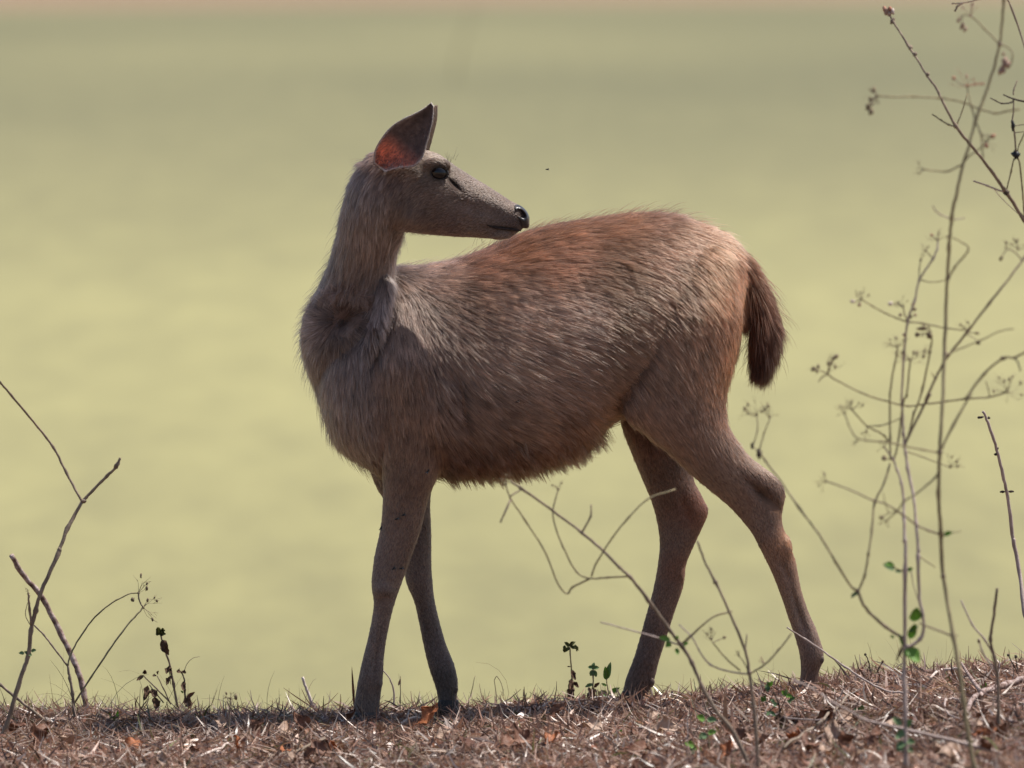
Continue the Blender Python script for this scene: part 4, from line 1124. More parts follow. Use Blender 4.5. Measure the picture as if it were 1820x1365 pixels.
p.stem(K8((475, 400), (518, 320), (520, 265)), 3.6, 2.6, 'stem'); p.stem(K8((130, 240), (80, 352)), 4, 3, 'stem'); p.stem(K8((130, 222), (190, 186)), 3, 2.6, 'stem')
p.stem(K8((960, 950), (850, 912), (700, 870), (565, 835)), 3.4, 2.2, 'stem_pale')
p.stem(K8((965, 945), (1050, 860), (1120, 805), (1205, 780)), 3.4, 2.6, 'stem_green')
for a in ((905, 920, -1, -.1, 24, 12), (900, 925, -.3, .9, 14, 9), (930, 925, .3, -1, 12, 8), (960, 945, 1, -.2, 14, 9), (935, 960, .1, 1, 14, 8), (910, 940, -.8, .5, 14, 9)):
    p.leaf(*K8((a[0], a[1]))[0], a[2], a[3], a[4], a[5], 'green', curl=.6)
p = Plant('slender_shrub', (1352, 1374), 'slender dark shrub stem rising between the hind legs with thin seed bearing twigs', 'plant')
p.stem([(1354, 1390)] + K7((605, 1365), (595, 1200), (575, 1000), (552, 820), (530, 700), (450, 500), (360, 305), (300, 190), (255, 70)), 7.5, 3.6, 'stem', 'stem')
p.stem(K7((450, 472), (350, 500), (260, 570), (165, 655)), 3.6, 2.8, 'stem_green'); p.stem(K7((552, 830), (640, 775), (720, 690), (795, 595)), 4, 3, 'stem_green')
p.stem(K7((552, 830), (440, 815), (330, 775), (270, 700), (225, 620), (150, 545)), 3.4, 2.4, 'stem_pale'); p.stem(K7((500, 810), (420, 740), (340, 645)), 3, 2.4, 'stem_green')
p.umbel(*K7((335, 630))[0], 18, -110, 90, 9); p.umbel(*K7((630, 760))[0], 10, -120, 60, 5, 'seed_pink'); p.umbel(*K7((490, 720))[0], 9, -120, 70, 5)
p.stem(K7((548, 820), (520, 760), (490, 722)), 2, 1.6, 'stem'); p.stem(K7((530, 690), (538, 600)), 3, 2.2, 'stem'); p.pod(*K7((410, 620))[0], 3, 3); p.pod(*K7((358, 303))[0], 5, 4, 0, 'stem', 'knot'); p.pod(*K7((552, 820))[0], 5, 5, 0, 'stem', 'knot')
p.stem(K7((340, 650), (375, 635), (410, 620)), 1.6, 1.2, 'stem')
p = Plant('curled_straw', K7((410, 1225))[0], 'long pale strip of dry leaf standing in front of the slender stems', 'grass')
p.leaf(*K7((410, 1240))[0], .08, -1, 120, 9, 'deadleaf_pale', curl=.5, name='blade')
p = Plant('dark_sprig', (1396, 1305), 'low grey green sprig with a hanging wilted brown leaf, below the near hind hoof', 'plant')
p.stem(K7((745, 1190), (735, 1100), (720, 1000), (690, 930)), 3.6, 2.4, 'stem_dark', 'stem'); p.stem(K7((730, 1040), (755, 980), (770, 955)), 2.2, 1.8, 'stem_dark')
for i in range(16):
    b_ = random.choice(((665, 900), (680, 970), (640, 985), (700, 985), (670, 1040), (780, 975), (790, 990), (760, 950)))
    g = random.uniform(0, 6.28)
    p.leaf(*K7(b_)[0], math.cos(g), math.sin(g), random.uniform(9, 16), random.uniform(7, 10), random.choice(['greygreen', 'greygreen', 'green']), curl=.7, fold=.5)
p.stem(K7((690, 940), (665, 985), (645, 990)), 2, 1.6, 'stem_dark'); p.stem(K7((715, 1000), (690, 1020), (665, 1040)), 2, 1.6, 'stem_dark')
p.leaf(*K7((725, 1050))[0], .15, 1, 36, 20, 'wilt', curl=.7, fold=.6); p.leaf(*K7((750, 1060))[0], .1, 1, 28, 14, 'wilt', curl=.9, fold=.6)
p = Plant('green_sprig', (1262, 1352), 'bright green leafy sprig in front of the slender stems', 'plant')
p.stem(K7((330, 1330), (320, 1200), (305, 1090)), 3, 2, 'stem_green', 'stem'); p.stem(K7((328, 1290), (280, 1250), (240, 1230)), 2.2, 1.6, 'stem_green')
for a in ((300, 1090, -.8, -.3, 20, 13), (310, 1085, .9, .2, 20, 13), (310, 1170, -.7, .4, 20, 14), (315, 1160, .9, .1, 18, 12), (240, 1240, -.9, -.2, 22, 14), (245, 1245, .5, .6, 18, 12), (240, 1250, -.5, .7, 18, 12), (325, 1320, -1, .1, 24, 12), (330, 1300, .9, -.1, 18, 10), (325, 1330, .8, .5, 22, 10)):
    p.leaf(*K7((a[0], a[1]))[0], a[2], a[3], a[4], a[5], random.choice(['green', 'greygreen']), curl=.6)
# ---- right side: tall dry weeds
p = Plant('tall_weed', (1740, 1398), 'tallest dry weed, one bare stem curving up past the others with arching side branches', 'plant')
Bst = [(1742, 1405)] + KD((1470, 1048), (1420, 760)) + K5((1330, 1290), (1300, 1060), (1250, 780), (1170, 300), (1150, 0)) + K4((1150, 1140), (1130, 800), (1140, 470), (1165, 0)) + K3((1185, 650), (1200, 250), (1215, 0)) + K2((1090, 950), (1140, 700), (1210, 390), (1265, 220)) + K1((1330, 1220), (1410, 1010), (1510, 700), (1570, 470), (1590, 330), (1615, 0)) + [(1786, -30)]
p.stem(Bst, 8.5, 4, 'stem_green', 'stem')
for q in (K5((1165, 290))[0], K5((1250, 778))[0], K4((1140, 470))[0], K3((1205, 240))[0], K1((1575, 445))[0], K3((1183, 860))[0]): p.pod(*q, 5, 5, 0, 'stem', 'knot')
p.stem(K1((1575, 440), (1420, 290), (1350, 215), (1280, 160)), 3.6, 2.8, 'stem_green'); p.umbel(*K1((1280, 160))[0], 20, -150, 110, 9, 'seed_pink')
for a in ((1160, 205), (1200, 250), (1190, 275), (1225, 295)): p.pod(*K1(a)[0], 4, 6, 30, 'seed_pink', 'dry_flower')
p.stem(K1((1280, 160), (1210, 155), (1165, 200)), 1.8, 1.4, 'stem', nodes=False); p.stem(K1((1200, 160), (1195, 210), (1215, 290)), 1.6, 1.2, 'stem', nodes=False)
p.stem(K1((1578, 450), (1660, 480), (1705, 545), (1690, 640), (1650, 690)), 3, 2.6, 'stem_green', nodes=False)
for a in ((1610, 545, 3), (1625, 610, 6), (1650, 640, 6), (1620, 660, 6), (1600, 690, 5), (1580, 725, 6), (1615, 715, 5), (1660, 665, 5)): p.pod(*K1((a[0], a[1]))[0], a[2], a[2] * 1.2, 30, 'seed_pink', 'dry_flower')
p.stem(K1((1620, 545), (1635, 600), (1640, 650), (1610, 690)), 1.6, 1.4, 'stem', nodes=False)
p.stem(K1((1780, 1105), (1660, 1120), (1540, 1145), (1380, 1105), (1250, 1050), (1100, 1010), (960, 990), (700, 975), (540, 980), (340, 970)), 3.4, 3, 'stem_green')
p.umbel(*K1((330, 970))[0], 18, 150, 100, 9)
p.stem(K1((330, 970), (290, 1010), (250, 1080), (275, 1130)), 3, 2.4, 'stem', nodes=False)
for a in ((245, 1080, 5), (275, 1130, 5), (300, 910, 4), (265, 1000, 3)): p.pod(*K1((a[0], a[1]))[0], a[2], a[2] * 1.4, 20)
p.stem(K1((330, 970), (305, 920), (300, 880)), 2.2, 1.8, 'stem', nodes=False)
p.stem(K1((1330, 1225), (1290, 1080), (1260, 950), (1245, 870)), 3.4, 2.8, 'stem_green'); p.umbel(*K1((1245, 868))[0], 24, -90, 90, 10, 'seed_red'); p.stem(K1((1245, 868), (1180, 850), (1110, 790)), 2.2, 1.6, 'stem', nodes=False); p.pod(*K1((1110, 790))[0], 5, 4, 0, 'seed_red', 'dry_flower')
p.stem(K2((1205, 405), (1060, 475), (960, 478), (800, 460)), 3.4, 2.6, 'stem_green'); p.umbel(*K2((800, 460))[0], 14, 180, 70, 7)
p.stem(K2((1080, 960), (980, 920), (930, 880), (895, 830)), 2.6, 2, 'stem_pale'); p.stem(K2((1085, 970), (1150, 965), (1225, 950)), 2.4, 1.6, 'stem_pale')
p.stem(K3((1210, 250), (1260, 160), (1345, 60)) + K2((1190 + 60, 1290), (1255, 1240), (1180, 1190), (1105, 1150)), 3.6, 2.6, 'stem_green')
p.stem(K4((1140, 470), (1250, 250), (1390, 0)) + K3((1350, 1220), (1500, 1020), (1650, 895), (1740, 890), (1830, 845), (1900, 800)), 4.6, 4, 'stem_green'); p.stem(K3((1745, 890), (1775, 940), (1790, 1000)), 3.6, 2.6, 'stem_green'); p.pod(*K3((1650, 895))[0], 5, 4, 0, 'stem', 'knot')
p.stem(K3((1183, 860), (1230, 852), (1270, 830), (1450, 760), (1620, 680), (1740, 655)), 3.2, 2, 'stem_green')
p.stem(K4((1150, 1140), (1050, 1105), (950, 1060), (830, 970), (700, 890), (600, 860), (400, 770), (230, 710)), 3.6, 2.6, 'stem'); p.umbel(*K4((222, 708))[0], 16, -150, 100, 9); p.leaf(*K4((1170, 1140))[0], 1, -.2, 18, 10, 'green'); p.stem(K4((1150, 1140), (1230, 1125), (1315, 1108)), 2.2, 1.4, 'stem_green', nodes=False)
p.stem(K4((1140, 480), (1000, 450), (860, 425), (780, 402), (650, 385), (540, 375), (455, 345), (400, 240), (370, 160)), 3.4, 2.6, 'stem_green'); p.umbel(*K4((370, 158))[0], 16, -130, 80, 8); p.umbel(*K4((470, 380))[0], 9, 130, 60, 5)
p.stem(K4((1125, 640), (1095, 685), (1020, 750), (930, 822), (850, 870), (790, 950), (700, 1030)), 3.6, 2.6, 'stem_green'); p.umbel(*K4((705, 1030))[0], 10, 90, 80, 6); p.pod(*K4((668, 1000))[0], 5, 4)
p.stem(K4((790, 950), (725, 965), (668, 1000)), 2, 1.6, 'stem', nodes=False); p.stem(K4((725, 960), (700, 890), (680, 800)), 1.8, 1.2, 'stem', nodes=False)
p.stem(K5((1250, 778), (1100, 720), (970, 670)), 4, 3, 'stem'); p.stem(K5((1250, 778), (1290, 770)), 3, 2, 'stem')
p.stem(K1((1330, 1225), (1375, 1330)) + K2((1390, 150), (1405, 350)), 3.4, 3, 'stem_green'); p.stem(K2((1205, 405), (1250, 340), (1340, 275), (1430, 200)), 3, 2.2, 'stem_green'); p.umbel(*K2((1430, 195))[0], 18, -60, 110, 10, 'seed'); p.pod(*K2((1505, 120))[0], 6, 3.5, 0, 'seed_red', 'dry_flower'); p.stem(K2((1430, 195), (1470, 150), (1505, 120)), 1.8, 1.4, 'stem', nodes=False); p.pod(*K2((1440, 220))[0], 4.5, 5, 0, 'seed_red', 'dry_flower')

p = Plant('branching_weed', (1613, 1385), 'many branched dry weed with green leaves low on its pale vertical stem', 'plant')
p.stem([(1613, 1392)] + KD((990, 1020), (988, 760), (985, 500)) + K5((850, 1100), (856, 850), (860, 250), (862, 0)) + K4((858, 1200), (850, 1000), (845, 850), (830, 720), (795, 620), (760, 530), (690, 430)), 9, 3, 'stem_pale', 'stem')
p.umbel(*K4((690, 430))[0], 12, -120, 90, 6); p.pod(*K4((688, 520))[0], 5, 5); p.stem(K4((755, 530), (720, 530), (688, 520)), 2, 1.6, 'stem')
p.stem(K5((858, 850), (900, 858), (980, 800), (1010, 720), (1000, 580), (975, 470), (965, 130)) + K4((965, 1270), (950, 1060), (925, 820), (880, 600), (865, 480), (852, 425), (845, 330), (838, 180), (832, 60)) + K3((830, 1200), (850, 870), (880, 600), (935, 430), (975, 260), (1085, 90), (1120, 0)) + K2((945, 1240), (950, 1180)), 6.5, 3, 'stem_pale')
p.umbel(*K2((950, 1175))[0], 16, -90, 100, 8); p.pod(*K2((885, 1125))[0], 4, 3, 20, 'seed_red', 'dry_flower'); p.stem(K2((950, 1175), (915, 1150), (885, 1125)), 2, 1.6, 'stem', nodes=False)
p.stem(K3((975, 260), (975, 170), (985, 100)), 2.4, 2, 'stem_green'); p.umbel(*K3((985, 100))[0], 12, -90, 60, 5); p.stem(K3((1085, 90), (1050, 50), (1020, 20)), 2.2, 1.6, 'stem_green'); p.umbel(*K3((1025, 25))[0], 10, -100, 70, 5)
p.stem(K3((975, 260), (1080, 280), (1195, 262)), 2.4, 2, 'stem_green')
p.stem(K3((880, 600), (790, 570), (700, 530), (590, 470), (510, 420)), 3, 2.4, 'stem_green'); p.umbel(*K3((505, 415))[0], 16, -80, 70, 7); p.pod(*K3((432, 435))[0], 6.5, 4, 10, 'white_wood', 'dry_flower'); p.pod(*K3((488, 462))[0], 4.5, 4, 0, 'seed_pink', 'dry_flower'); p.stem(K3((505, 415), (470, 435), (432, 435)), 2, 1.6, 'stem', nodes=False); p.stem(K3((505, 415), (495, 440), (488, 462)), 1.6, 1.2, 'stem', nodes=False)
p.stem(K3((880, 600), (1000, 612), (1180, 650), (1280, 662), (1370, 668)), 3, 2.6, 'stem_green')
p.stem(K3((880, 600), (855, 540), (845, 480)), 2.6, 2, 'stem'); p.umbel(*K3((840, 475))[0], 14, -110, 80, 8); p.pod(*K3((740, 455))[0], 5.5, 4.5, 0, 'white_wood', 'dry_flower'); p.stem(K3((840, 475), (790, 455), (740, 455)), 1.8, 1.4, 'stem', nodes=False)
for a in ((925, 460, 'seed_red'), (935, 500, 'seed'), (905, 560, 'seed'), (940, 545, 'seed_pink'), (850, 705, 'seed_pink'), (820, 545, 'seed_pink')):
    p.pod(*K3(a[:2])[0], 4.2, 3.4, random.uniform(-40, 40), a[2], 'dry_flower')
p.stem(K4((740, 530), (737, 370), (735, 0)) + K3((735, 1200), (760, 1010), (790, 880), (795, 810)), 3.6, 3, 'stem_green'); p.umbel(*K3((795, 800))[0], 20, -110, 90, 11)
p.stem(K4((770, 530), (800, 400), (845, 60)) + K3((870, 1200), (890, 1010), (900, 915)), 3.6, 3, 'stem_green'); p.umbel(*K3((900, 910))[0], 24, -90, 110, 13)
p.stem(K4((855, 420), (890, 330), (930, 150)) + K3((945, 1310), (1000, 1140), (1060, 850), (1075, 740), (1065, 700)), 4, 3, 'stem_green'); p.umbel(*K3((1065, 700))[0], 18, -120, 90, 9); p.umbel(*K3((1062, 845))[0], 14, -150, 70, 8)
for a in ((1055, 710, 7, 6), (955, 705, 5, 5), (995, 655, 9, 4)): p.pod(*K3(a[:2])[0], a[2], a[3], 0)
p.stem(K3((1065, 700), (1010, 690), (955, 705)), 1.8, 1.4, 'stem', nodes=False); p.stem(K3((1075, 680), (1040, 665), (995, 655)), 1.8, 1.4, 'stem', nodes=False)
p.stem(K4((852, 425), (895, 325), (1000, 120), (1060, 0)) + K3((1020, 1250), (1090, 1090), (1190, 900), (1370, 670), (1540, 450), (1700, 250), (1825, 80)) + [(1850, 420)], 5, 3.6, 'stem')
p.umbel(*K3((1370, 675))[0], 18, -90, 60, 7); p.umbel(*K3((1100, 1070))[0], 12, -110, 50, 5); p.pod(*K3((1440, 692))[0], 5, 2.4, 8); p.pod(*K3((1450, 770))[0], 4, 4, 40, 'stem_dark'); p.stem(K3((1365, 690), (1400, 690), (1440, 692)), 2, 1.4, 'stem', nodes=False); p.stem(K3((1360, 705), (1420, 735), (1450, 770)), 1.8, 1.2, 'stem', nodes=False)
p.stem(K3((1810, 110), (1760, 50), (1700, 15), (1660, 40), (1635, 90)), 2.4, 1.8, 'stem', nodes=False); p.pod(*K3((1635, 88))[0], 3.5, 5, 30); p.umbel(*K3((1770, 15))[0], 22, -100, 80, 9)
p.stem(K3((1680, 1168), (1540, 1208), (1340, 1226), (1180, 1245), (1000, 1268), (880, 1280), (740, 1250), (520, 1180), (300, 1070), (235, 1025)), 3.4, 3, 'stem_green'); p.umbel(*K3((232, 1015))[0], 26, -100, 80, 12); p.pod(*K3((302, 882))[0], 6, 4, -35); p.stem(K3((235, 1015), (262, 940), (302, 882)), 1.8, 1.4, 'stem', nodes=False); p.stem(K3((235, 1025), (190, 1045), (160, 1085)), 2.6, 2.2, 'stem', nodes=False)
p.umbel(*K3((1682, 1165))[0], 26, -40, 140, 14); p.stem(K3((1545, 1208), (1530, 1140), (1510, 1080)), 2.2, 1.8, 'stem_green')
p.stem(K4((740, 400), (690, 340), (620, 295), (550, 260), (430, 130)), 3, 2.6, 'stem_green'); p.umbel(*K4((432, 128))[0], 18, -90, 90, 11); p.stem(K4((550, 262), (650, 258), (720, 240), (832, 195)), 2.6, 2, 'stem_green'); p.umbel(*K4((545, 305))[0], 9, 90, 80, 5); p.stem(K4((550, 262), (545, 305)), 1.8, 1.4, 'stem')
p.stem(K4((868, 465), (1000, 510), (1100, 550), (1220, 592)), 2.6, 2, 'stem_green'); p.umbel(*K4((1222, 592))[0], 20, -60, 110, 9)
p.stem(K4((740, 560), (680, 740), (612, 880), (590, 1100), (560, 1300)) + K5((560, 130), (530, 290), (480, 410)), 4, 4, 'stem_green')
p.stem(K5((858, 850), (830, 790), (700, 700), (540, 550), (480, 410)), 6, 5, 'stem'); p.pod(*K5((472, 408))[0], 5, 4, 0, 'stem', 'knot')
p.stem(K5((478, 408), (420, 370), (300, 180), (195, 0)) + [(1420, 902), (1388, 855), (1360, 818), (1350, 800)], 4.6, 3.8, 'stem_green'); p.pod(1349, 806, 5, 9, 0, 'stem_dark', 'bud'); p.pod(1337, 793, 4, 6, 0, 'stem_dark', 'bud')
p.stem([(1350, 800), (1358, 770), (1368, 745)], 2.4, 1.8, 'stem'); p.stem([(1338, 793), (1346, 765), (1345, 735)], 2.2, 1.6, 'stem'); p.stem([(1350, 805), (1338, 793)], 2.4, 2, 'stem')
p.umbel(1368, 742, 20, -80, 70, 9); p.umbel(1345, 738, 24, -110, 70, 10)
for a in ((930, 660, .1, -1, 30, 24, 'green'), (895, 800, .35, -1, 34, 16, 'green'), (870, 865, .6, .9, 38, 28, 'green'), (850, 850, -.6, -.9, 22, 10, 'green'), (960, 690, -.6, .6, 20, 10, 'greygreen'), (780, 225, -1, -.2, 26, 16, 'greygreen'), (700, 185, .8, .3, 18, 10, 'green'), (830, 250, -.9, .1, 14, 8, 'greygreen'), (870, 245, .9, -.2, 14, 8, 'green'), (840, 850, -.4, 1, 32, 5, 'wilt'), (740, 770, .6, .5, 10, 5, 'green')):
    p.leaf(*K5((a[0], a[1]))[0], a[2], a[3], a[4], a[5], a[6], curl=.5)
p.stem(K5((858, 250), (810, 240), (770, 220), (720, 190)), 2.4, 1.8, 'stem_green'); p.stem(K5((860, 250), (900, 240)), 2.4, 2, 'stem_green'); p.stem(K5((905, 250), (930, 380), (970, 500)), 2, 1.6, 'stem_pale', nodes=False)
p.stem(K5((965, 125), (1030, 170), (1100, 218)), 2.8, 2.2, 'stem_green')
for a in ((965, 740, -.7, -.3, 26, 15), (985, 760, .6, -.5, 22, 13), (980, 780, -.6, .6, 26, 15), (985, 860, -.5, .5, 24, 15), (990, 850, .7, .3, 20, 13), (1000, 900, .6, .6, 16, 11), (975, 910, -.5, .2, 18, 12)):
    p.leaf(*KD((a[0], a[1]))[0], a[2], a[3], a[4], a[5], 'greygreen', curl=.6)
p.leaf(*K5((480, 420))[0], -.8, .6, 14, 9, 'greygreen'); p.leaf(*K5((440, 430))[0], -.3, 1, 10, 6, 'greygreen')

p = Plant('slanting_weed', (1960, 1300), 'dark dry weed slanting across the tall weed, with a rust tipped shoot and black pod', 'plant', y=-1.0)
p.stem([(1960, 1305), (1948, 1000), (1925, 700), (1880, 490)] + K2((1820, 970), (1640, 690), (1410, 370), (1270, 200), (1130, 20)) + K1((1000, 1030), (940, 900), (840, 760), (650, 460), (500, 220), (450, 130)), 8, 3, 'stem', 'stem')
p.pod(*K1((490, 210))[0], 4, 7, 25, 'stem', 'bud')
for a in ((410, 90, 'seed_red'), (440, 110, 'seed_pink'), (470, 90, 'seed_red'), (425, 125, 'seed_pink'), (495, 115, 'white_wood'), (460, 140, 'seed_pink')): p.pod(*K1(a[:2])[0], 4.5, 6, random.uniform(-40, 40), a[2], 'dry_flower')
for a in ((670, 480), (720, 550), (845, 755), (1130, 1275)): p.pod(*K1(a)[0], 4, 5, 30, 'stem', 'knot')
p.stem(K1((1130, 1275), (1060, 1260), (980, 1215), (890, 1155)), 3.2, 2.4, 'stem_green'); p.stem(K1((1140, 1270), (1200, 1110), (1245, 950)), 2.8, 2.2, 'stem_green')
p.stem(K2((1640, 690), (1560, 670), (1450, 625), (1310, 578)), 3.4, 3, 'stem_pale'); p.pod(*K2((1635, 690))[0], 6, 6, 0, 'stem_dark', 'knot')
p.stem(K2((1640, 690), (1690, 480), (1720, 350)), 2.6, 2.6, 'stem_green'); p.pod(*K2((1740, 315))[0], 7.5, 8.5, 0, 'black', 'seed_pod')
p.stem(K2((1745, 315), (1775, 400), (1800, 620), (1812, 780), (1825, 960)), 3.4, 3, 'stem_green'); p.stem(K2((1740, 310), (1725, 100), (1705, 0)) + K1((1700, 1240), (1715, 1100), (1715, 1000)), 3.4, 2.4, 'stem')
p.pod(*K1((1708, 1270))[0], 3.6, 11, 0, 'black', 'seed_pod'); p.stem(K1((1845, 1030), (1715, 1000), (1610, 958)), 4, 2.4, 'stem_dark'); p.stem(K1((1720, 1000), (1690, 1035), (1600, 1045), (1530, 1015), (1480, 990)), 3, 2, 'stem_dark'); p.stem(K1((1712, 960), (1720, 900), (1752, 815)), 2.8, 2.2, 'stem')
p.stem(K2((1770, 215), (1800, 150), (1830, 80)), 2.4, 2, 'stem_green'); p.stem(K2((1730, 20), (1780, 12), (1830, 8)), 1.8, 1.4, 'stem'); p.stem(K2((1730, 90), (1780, 84), (1830, 80)), 1.8, 1.4, 'stem'); p.stem(K2((1745, 300), (1770, 215)), 2.4, 2, 'stem_green')
p.stem(K2((1500, 640), (1600, 760), (1700, 855), (1815, 960)), 1.6, 1.2, 'white_wood', nodes=False)
p.stem(K1((1400, -20), (1330, 0), (1200, 28), (1090, 36)), 3, 2.6, 'stem'); p.stem(K1((1200, 28), (1150, 60), (1120, 112)), 4.5, 3.5, 'stem'); p.stem(K1((1400, -20), (1560, -60)) + [(1800, 20), (1850, 200), (1885, 480)], 3, 3.4, 'stem')

p = Plant('pale_stick', (1840, 1216), 'straight pale pinkish dry stalk with small dark thorn like nodes at the right', 'stick')
p.stem([(1842, 1225), (1832, 1130)] + K5((1820, 560), (1790, 300), (1735, 0)) + K4((1735, 1180), (1690, 850), (1650, 650), (1600, 450), (1540, 260), (1490, 140)), 8.5, 5, 'stem_pale', 'shaft', nodes=False)
for a in ((1470, 190, -1, -.1, 10), (1535, 195, .6, -.1, 4), (1605, 440, .5, 0, 4), (1590, 490, -.4, 0, 4), (1715, 790, 1, -.2, 10), (1645, 792, -1, 0, 8), (1740, 1190, .3, 0, 4)):
    p.pod(*K4((a[0], a[1]))[0], max(3, a[4] * .6), 2.4, 0, 'stem_dark', 'thorn')
p = Plant('stub_shrub', (1772, 1325), 'short cluster of grey bare shoots between the tall weed and the pale stalk', 'plant')
p.stem(KD((1655, 900), (1640, 600), (1635, 420), (1610, 260)) + K5((1580, 950), (1550, 800), (1570, 650), (1602, 390)), 6.5, 5, 'stem', 'stem'); p.stem(K5((1575, 930), (1500, 800), (1400, 680), (1310, 485)), 3.6, 2.8, 'stem_pale'); p.stem(K5((1590, 1060), (1530, 980), (1480, 890), (1455, 800)), 3.4, 2.8, 'stem_pale'); p.pod(*K5((1455, 815))[0], 3.5, 4)
# trailing twigs and fallen branches
p = Plant('trailing_twig', (1812, 1352), 'long pinkish twig trailing low across the litter from the near hind hoof to the right', 'twig')
p.stem([(1850, 1362)] + KD((1820, 990), (1450, 890), (1130, 810), (1000, 780), (830, 740), (700, 710), (600, 650), (480, 590), (350, 500), (200, 430)), 8, 3, 'stem_pale', 'shaft')
p = Plant('slanted_twig', KD((990, 640))[0], 'thin grey twig sloping down across the near hind pastern to the pale weed stem', 'twig')
p.stem(KD((990, 640), (985, 530), (850, 505), (700, 430), (560, 335), (420, 235), (280, 140), (150, 60)), 5, 2.6, 'stem_pale', 'shaft')
def ground_twig(name, pts, w0, w1, mat, label, hgt=.018, forks=()):
    g = [ground_hit(*q) for q in pts]
    Q = np.array([[a[0], a[1], ground_z(a[0], a[1]) + hgt] for a in g])
    Q = catmull(Q, 4); Q[:, 2] += np.abs(rng.normal(0, .003, len(Q)))
    r = empty(name, Q[0] - np.array([0, 0, hgt]))
    tag(r, label, 'twig')
    mesh_obj('shaft', *tube(Q, np.linspace(w0, w1, len(Q)) * .00055, 7), MAT[mat], r)
    for f in forks:
        q = np.array([[a[0], a[1], ground_z(a[0], a[1]) + hgt + h] for a, h in ((ground_hit(*z), zh) for z, zh in f)])
        q = catmull(q, 4)
        mesh_obj('branch', *tube(q, np.linspace(w1 * 1.1, w1 * .6, len(q)) * .00055, 6), MAT[mat], r)
ground_twig('fallen_branch', KD((1820, 545), (1700, 580), (1540, 630), (1460, 690), (1400, 800)), 13, 7, 'stick', 'grey weathered crooked branch lying in the grass at the right', .03, [[(KD((1520, 630))[0], 0), (KD((1440, 560))[0], .012), (KD((1380, 490))[0], .02)]])
ground_twig('bent_twig', KD((1370, 475), (1290, 475), (1220, 495), (1160, 545)), 8, 4, 'white_wood', 'short whitish bent twig beside the crooked branch', .032)
ground_twig('grey_twig', KD((1760, 815), (1680, 800), (1560, 805), (1460, 825), (1340, 830)), 7, 4, 'stick', 'grey twig lying below the crooked branch', .02)
ground_twig('hooked_twig', KD((1390, 650), (1300, 645), (1262, 690), (1290, 760), (1390, 800)), 4.5, 2.5, 'stem_pale', 'thin hooked twig curled like a loop in the litter', .02)
ground_twig('dark_twig', KD((590, 650), (480, 770), (330, 890), (130, 1030)), 4.5, 5.5, 'stem', 'dark straight twig slanting across the litter below the near hind hoof', .03)
ground_twig('thin_twig', KD((0, 790), (200, 820), (420, 835)), 4, 2.5, 'stem_pale', 'thin pale twig lying flat under the hanging wilted leaf', .03)
ground_twig('straight_twig', KB((540, 935), (420, 990), (250, 1040), (150, 1060)), 6, 4, 'stem', 'brown straight twig lying left of the near front hoof', .022)
ground_twig('pale_twig', KA((1640, 980), (1560, 1000), (1450, 1040), (1380, 1060)), 5, 3, 'white_wood', 'pale crooked twig lying under the dried umbel', .022)
# small upright bits on the crest at the right
for i, (b_, pts, lb) in enumerate((((745, 470), ((745, 480), (740, 380), (728, 300), (705, 250)), 'short dark budded twig standing beside the near hind hoof'), ((720, 470), ((735, 470), (790, 370), (825, 300)), 'short dark slanting twig next to the budded one'), ((990, 430), ((1000, 430), (1030, 350), (1055, 290)), 'small dark twig sticking up behind the pale weed stem'), ((1815, 480), ((1815, 480), (1770, 370), (1710, 255)), 'forked dark twig tip on the right crest'))):
    p = Plant('budded_twig', KD(b_)[0], lb, 'twig')
    p.stem(KD(*pts), 3, 1.8, 'stem_dark', 'shaft'); p.pod(*KD(pts[-1])[0], 2.6, 2.6, 0, 'stem_dark', 'bud')
    if i == 3: p.stem(KD((1785, 410), (1770, 330), (1762, 265)), 2.2, 1.8, 'stem_dark'); p.pod(*KD((1762, 265))[0], 3, 3, 0, 'stem_dark', 'bud')
    if i == 1: p.stem(KD((790, 370), (800, 330)), 1.8, 1.2, 'stem_dark')
# little green shoots
def shoot(px, py, leaves, label, mat='green'):
    p = Plant('green_shoot', (px, py), label, 'plant')
    p.stem([(px, py + 3), (px + 1, py - 6)], 3, 2, 'stem_green', 'stem', nodes=False)
    for dx, dy, L, w_ in leaves: p.leaf(px, py - 4, dx, dy, L, w_, mat, curl=random.uniform(.2, .7))
shoot(205, 1292, [(-.6, -1, 26, 8), (.15, -1, 30, 8), (-1, -.3, 20, 7), (.4, -.8, 18, 6)], 'bright green grassy shoot right of the leaning stick')
shoot(350, 1292, [(-.3, -1, 24, 10), (.6, -.9, 24, 8), (-1, -.3, 18, 7), (1, -.2, 20, 9)], 'pale green shoot below the withered weed', 'greygreen')
shoot(300, 1312, [(-.5, -1, 18, 6), (.9, -.5, 18, 6)], 'tiny green shoot among pale straw', 'green')
shoot(962, 1300, [(-.4, -.9, 26, 12), (.2, -1, 30, 12), (-1, -.3, 22, 12)], 'broad green shoot in the litter below the drooping weed', 'wiltgreen')
shoot(1100, 1312, [(-.7, -.6, 12, 8), (.4, -1, 14, 9), (.9, -.1, 12, 8), (-.9, .2, 10, 7)], 'small rounded green rosette below the seedling')
shoot(1476, 1352, [(-.8, -.5, 18, 14), (.5, -.7, 18, 14), (.9, .1, 14, 10)], 'lime green leaf pair beside the hooked brown leaf')
shoot(1750, 1238, [(.1, -1, 24, 8), (-.5, -.9, 20, 7), (.5, .2, 10, 6)], 'fresh green shoot in the straw near the right crest')
shoot(1622, 1335, [(.3, -.8, 12, 10), (-.6, -.5, 12, 9)], 'tiny green leaf pair at the foot of the pale weed')
shoot(690, 1348, [(-.8, -.4, 12, 4), (.5, -.8, 12, 4)], 'tiny green shoot below the near front hoof')
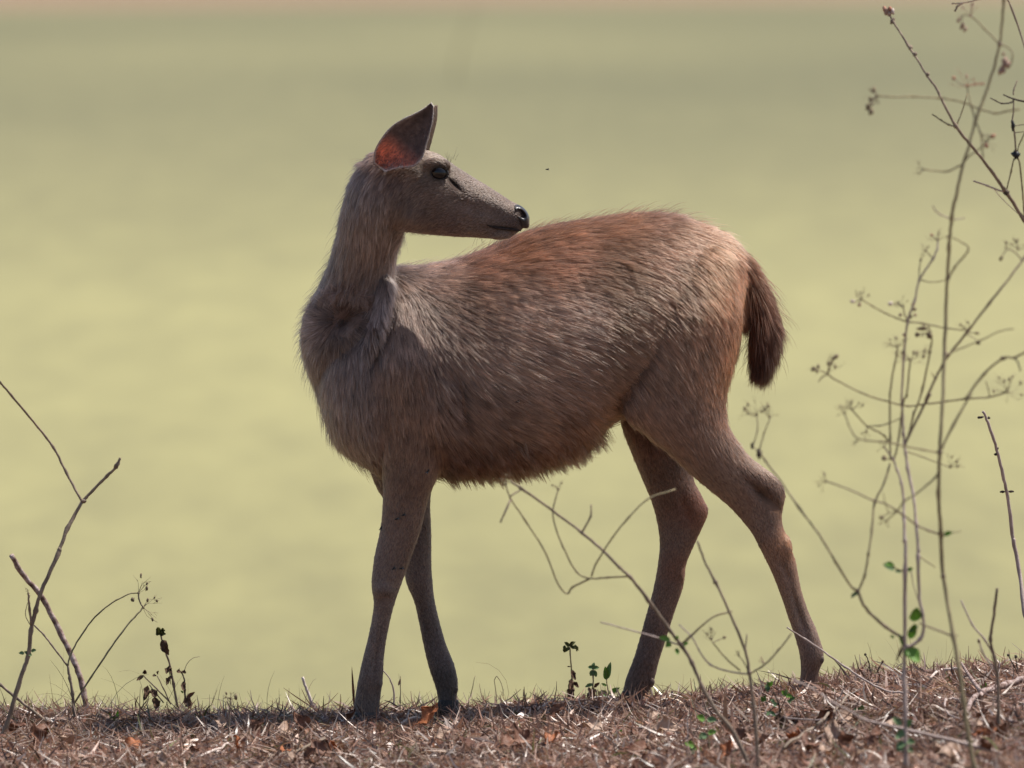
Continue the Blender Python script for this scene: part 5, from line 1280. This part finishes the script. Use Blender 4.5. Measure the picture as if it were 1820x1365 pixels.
shoot(1530, 1275, [(-.7, -.7, 20, 14), (.2, -1, 22, 14), (.8, -.5, 16, 10), (-1, .1, 18, 12)], 'dark green sprig beside the trailing twig', 'greygreen')
shoot(1537, 1236, [(-.6, -.6, 16, 14), (.5, -.7, 16, 13), (0, .8, 16, 12)], 'dark green rounded sprig above the trailing twig', 'greygreen')
shoot(1385, 1330, [(1, -.3, 28, 14), (.6, -.7, 18, 10), (-.9, -.4, 16, 9)], 'blurred bright green leaf in front of the slender shrub')

# a stick far out in the water
far = empty('far_pole', W(803, 140, 128)); far.location[2] = POND_Z
tag(far, 'thin slanting pole standing far out in the green water', 'pole')
a0 = W(802, 142, 128)
mesh_obj('shaft', *tube(np.array([a0 - [0, 0, .3], W(815, 95, 128), W(830, 45, 128), W(846, -10, 128)]), [.011, .010, .009, .008], 8), MAT['stem'], far)

# ---- flies on and around the deer
def fly(px, py, y, s, label, grp, air=False):
    c = W(px, py, y)
    o = empty('fly', c)
    tag(o, label, 'fly', grp)
    k_ = s * .001
    rot = Matrix.Rotation(random.uniform(0, 6), 3, 'Y')
    mesh_obj('body', *blob(c, k_, (1, .75, .7), 10, 8, rot=rot), MAT['black'], o)
    hd = c + np.array(rot @ Vector((1.2 * k_, -.1 * k_, 0)))
    mesh_obj('head', *blob(hd, k_ * .5, seg=8, rings=6), MAT['black'], o)
    for sg in (-1, 1):
        d = np.array(rot @ Vector((-1, -.35, sg * .55)))
        mesh_obj('wing', *leaf_shape(c + np.array([0, -.5 * k_, 0]), d, k_ * 2.0, k_ * .8, (0, -1, .3), curl=.2, fold=.1), MAT['wing'], o)
m, nt, out = new_mat('fly wing')
n_ = noise(nt, 900, 2); r_ = ramp(nt, n_.outputs['Fac'], [(.3, (.06, .055, .05)), (.7, (.16, .15, .14))])
b = principled(nt, Roughness=.3, Alpha=.6); nt.links.new(r_.outputs[0], b.inputs['Base Color']); nt.links.new(b.outputs[0], out.inputs[0])
MAT['wing'] = m
def skin_y(px, py, parts, pad=.006):
    d = np.hypot(pix[:, 0] - px, pix[:, 1] - py) + ~np.isin(BPART, [PARTS.index(q) for q in parts]) * 1e6
    return BV2[np.argsort(d)[:30], 1].min() - pad
for px, py in ((718, 915), (706, 922), (677, 939), (700, 1010), (714, 1010), (760, 838), (664, 843)):
    fly(px, py, skin_y(px, py, ['legnf'] if px != 664 else ['legff', 'torso']), 3.0, 'tiny black fly sitting on the hair of the near front leg', 'flies on the near front leg')
fly(920, 714, skin_y(920, 714, ['torso'], .010), 2.4, 'tiny black fly sitting on the flank', None)
fly(973, 301, -.1, 2.2, 'tiny fly hovering in the air right of the deer muzzle', None, True)
fly(1247, 856, -.06, 3.2, 'small dark fly hovering in the gap between the hind legs', None, True)
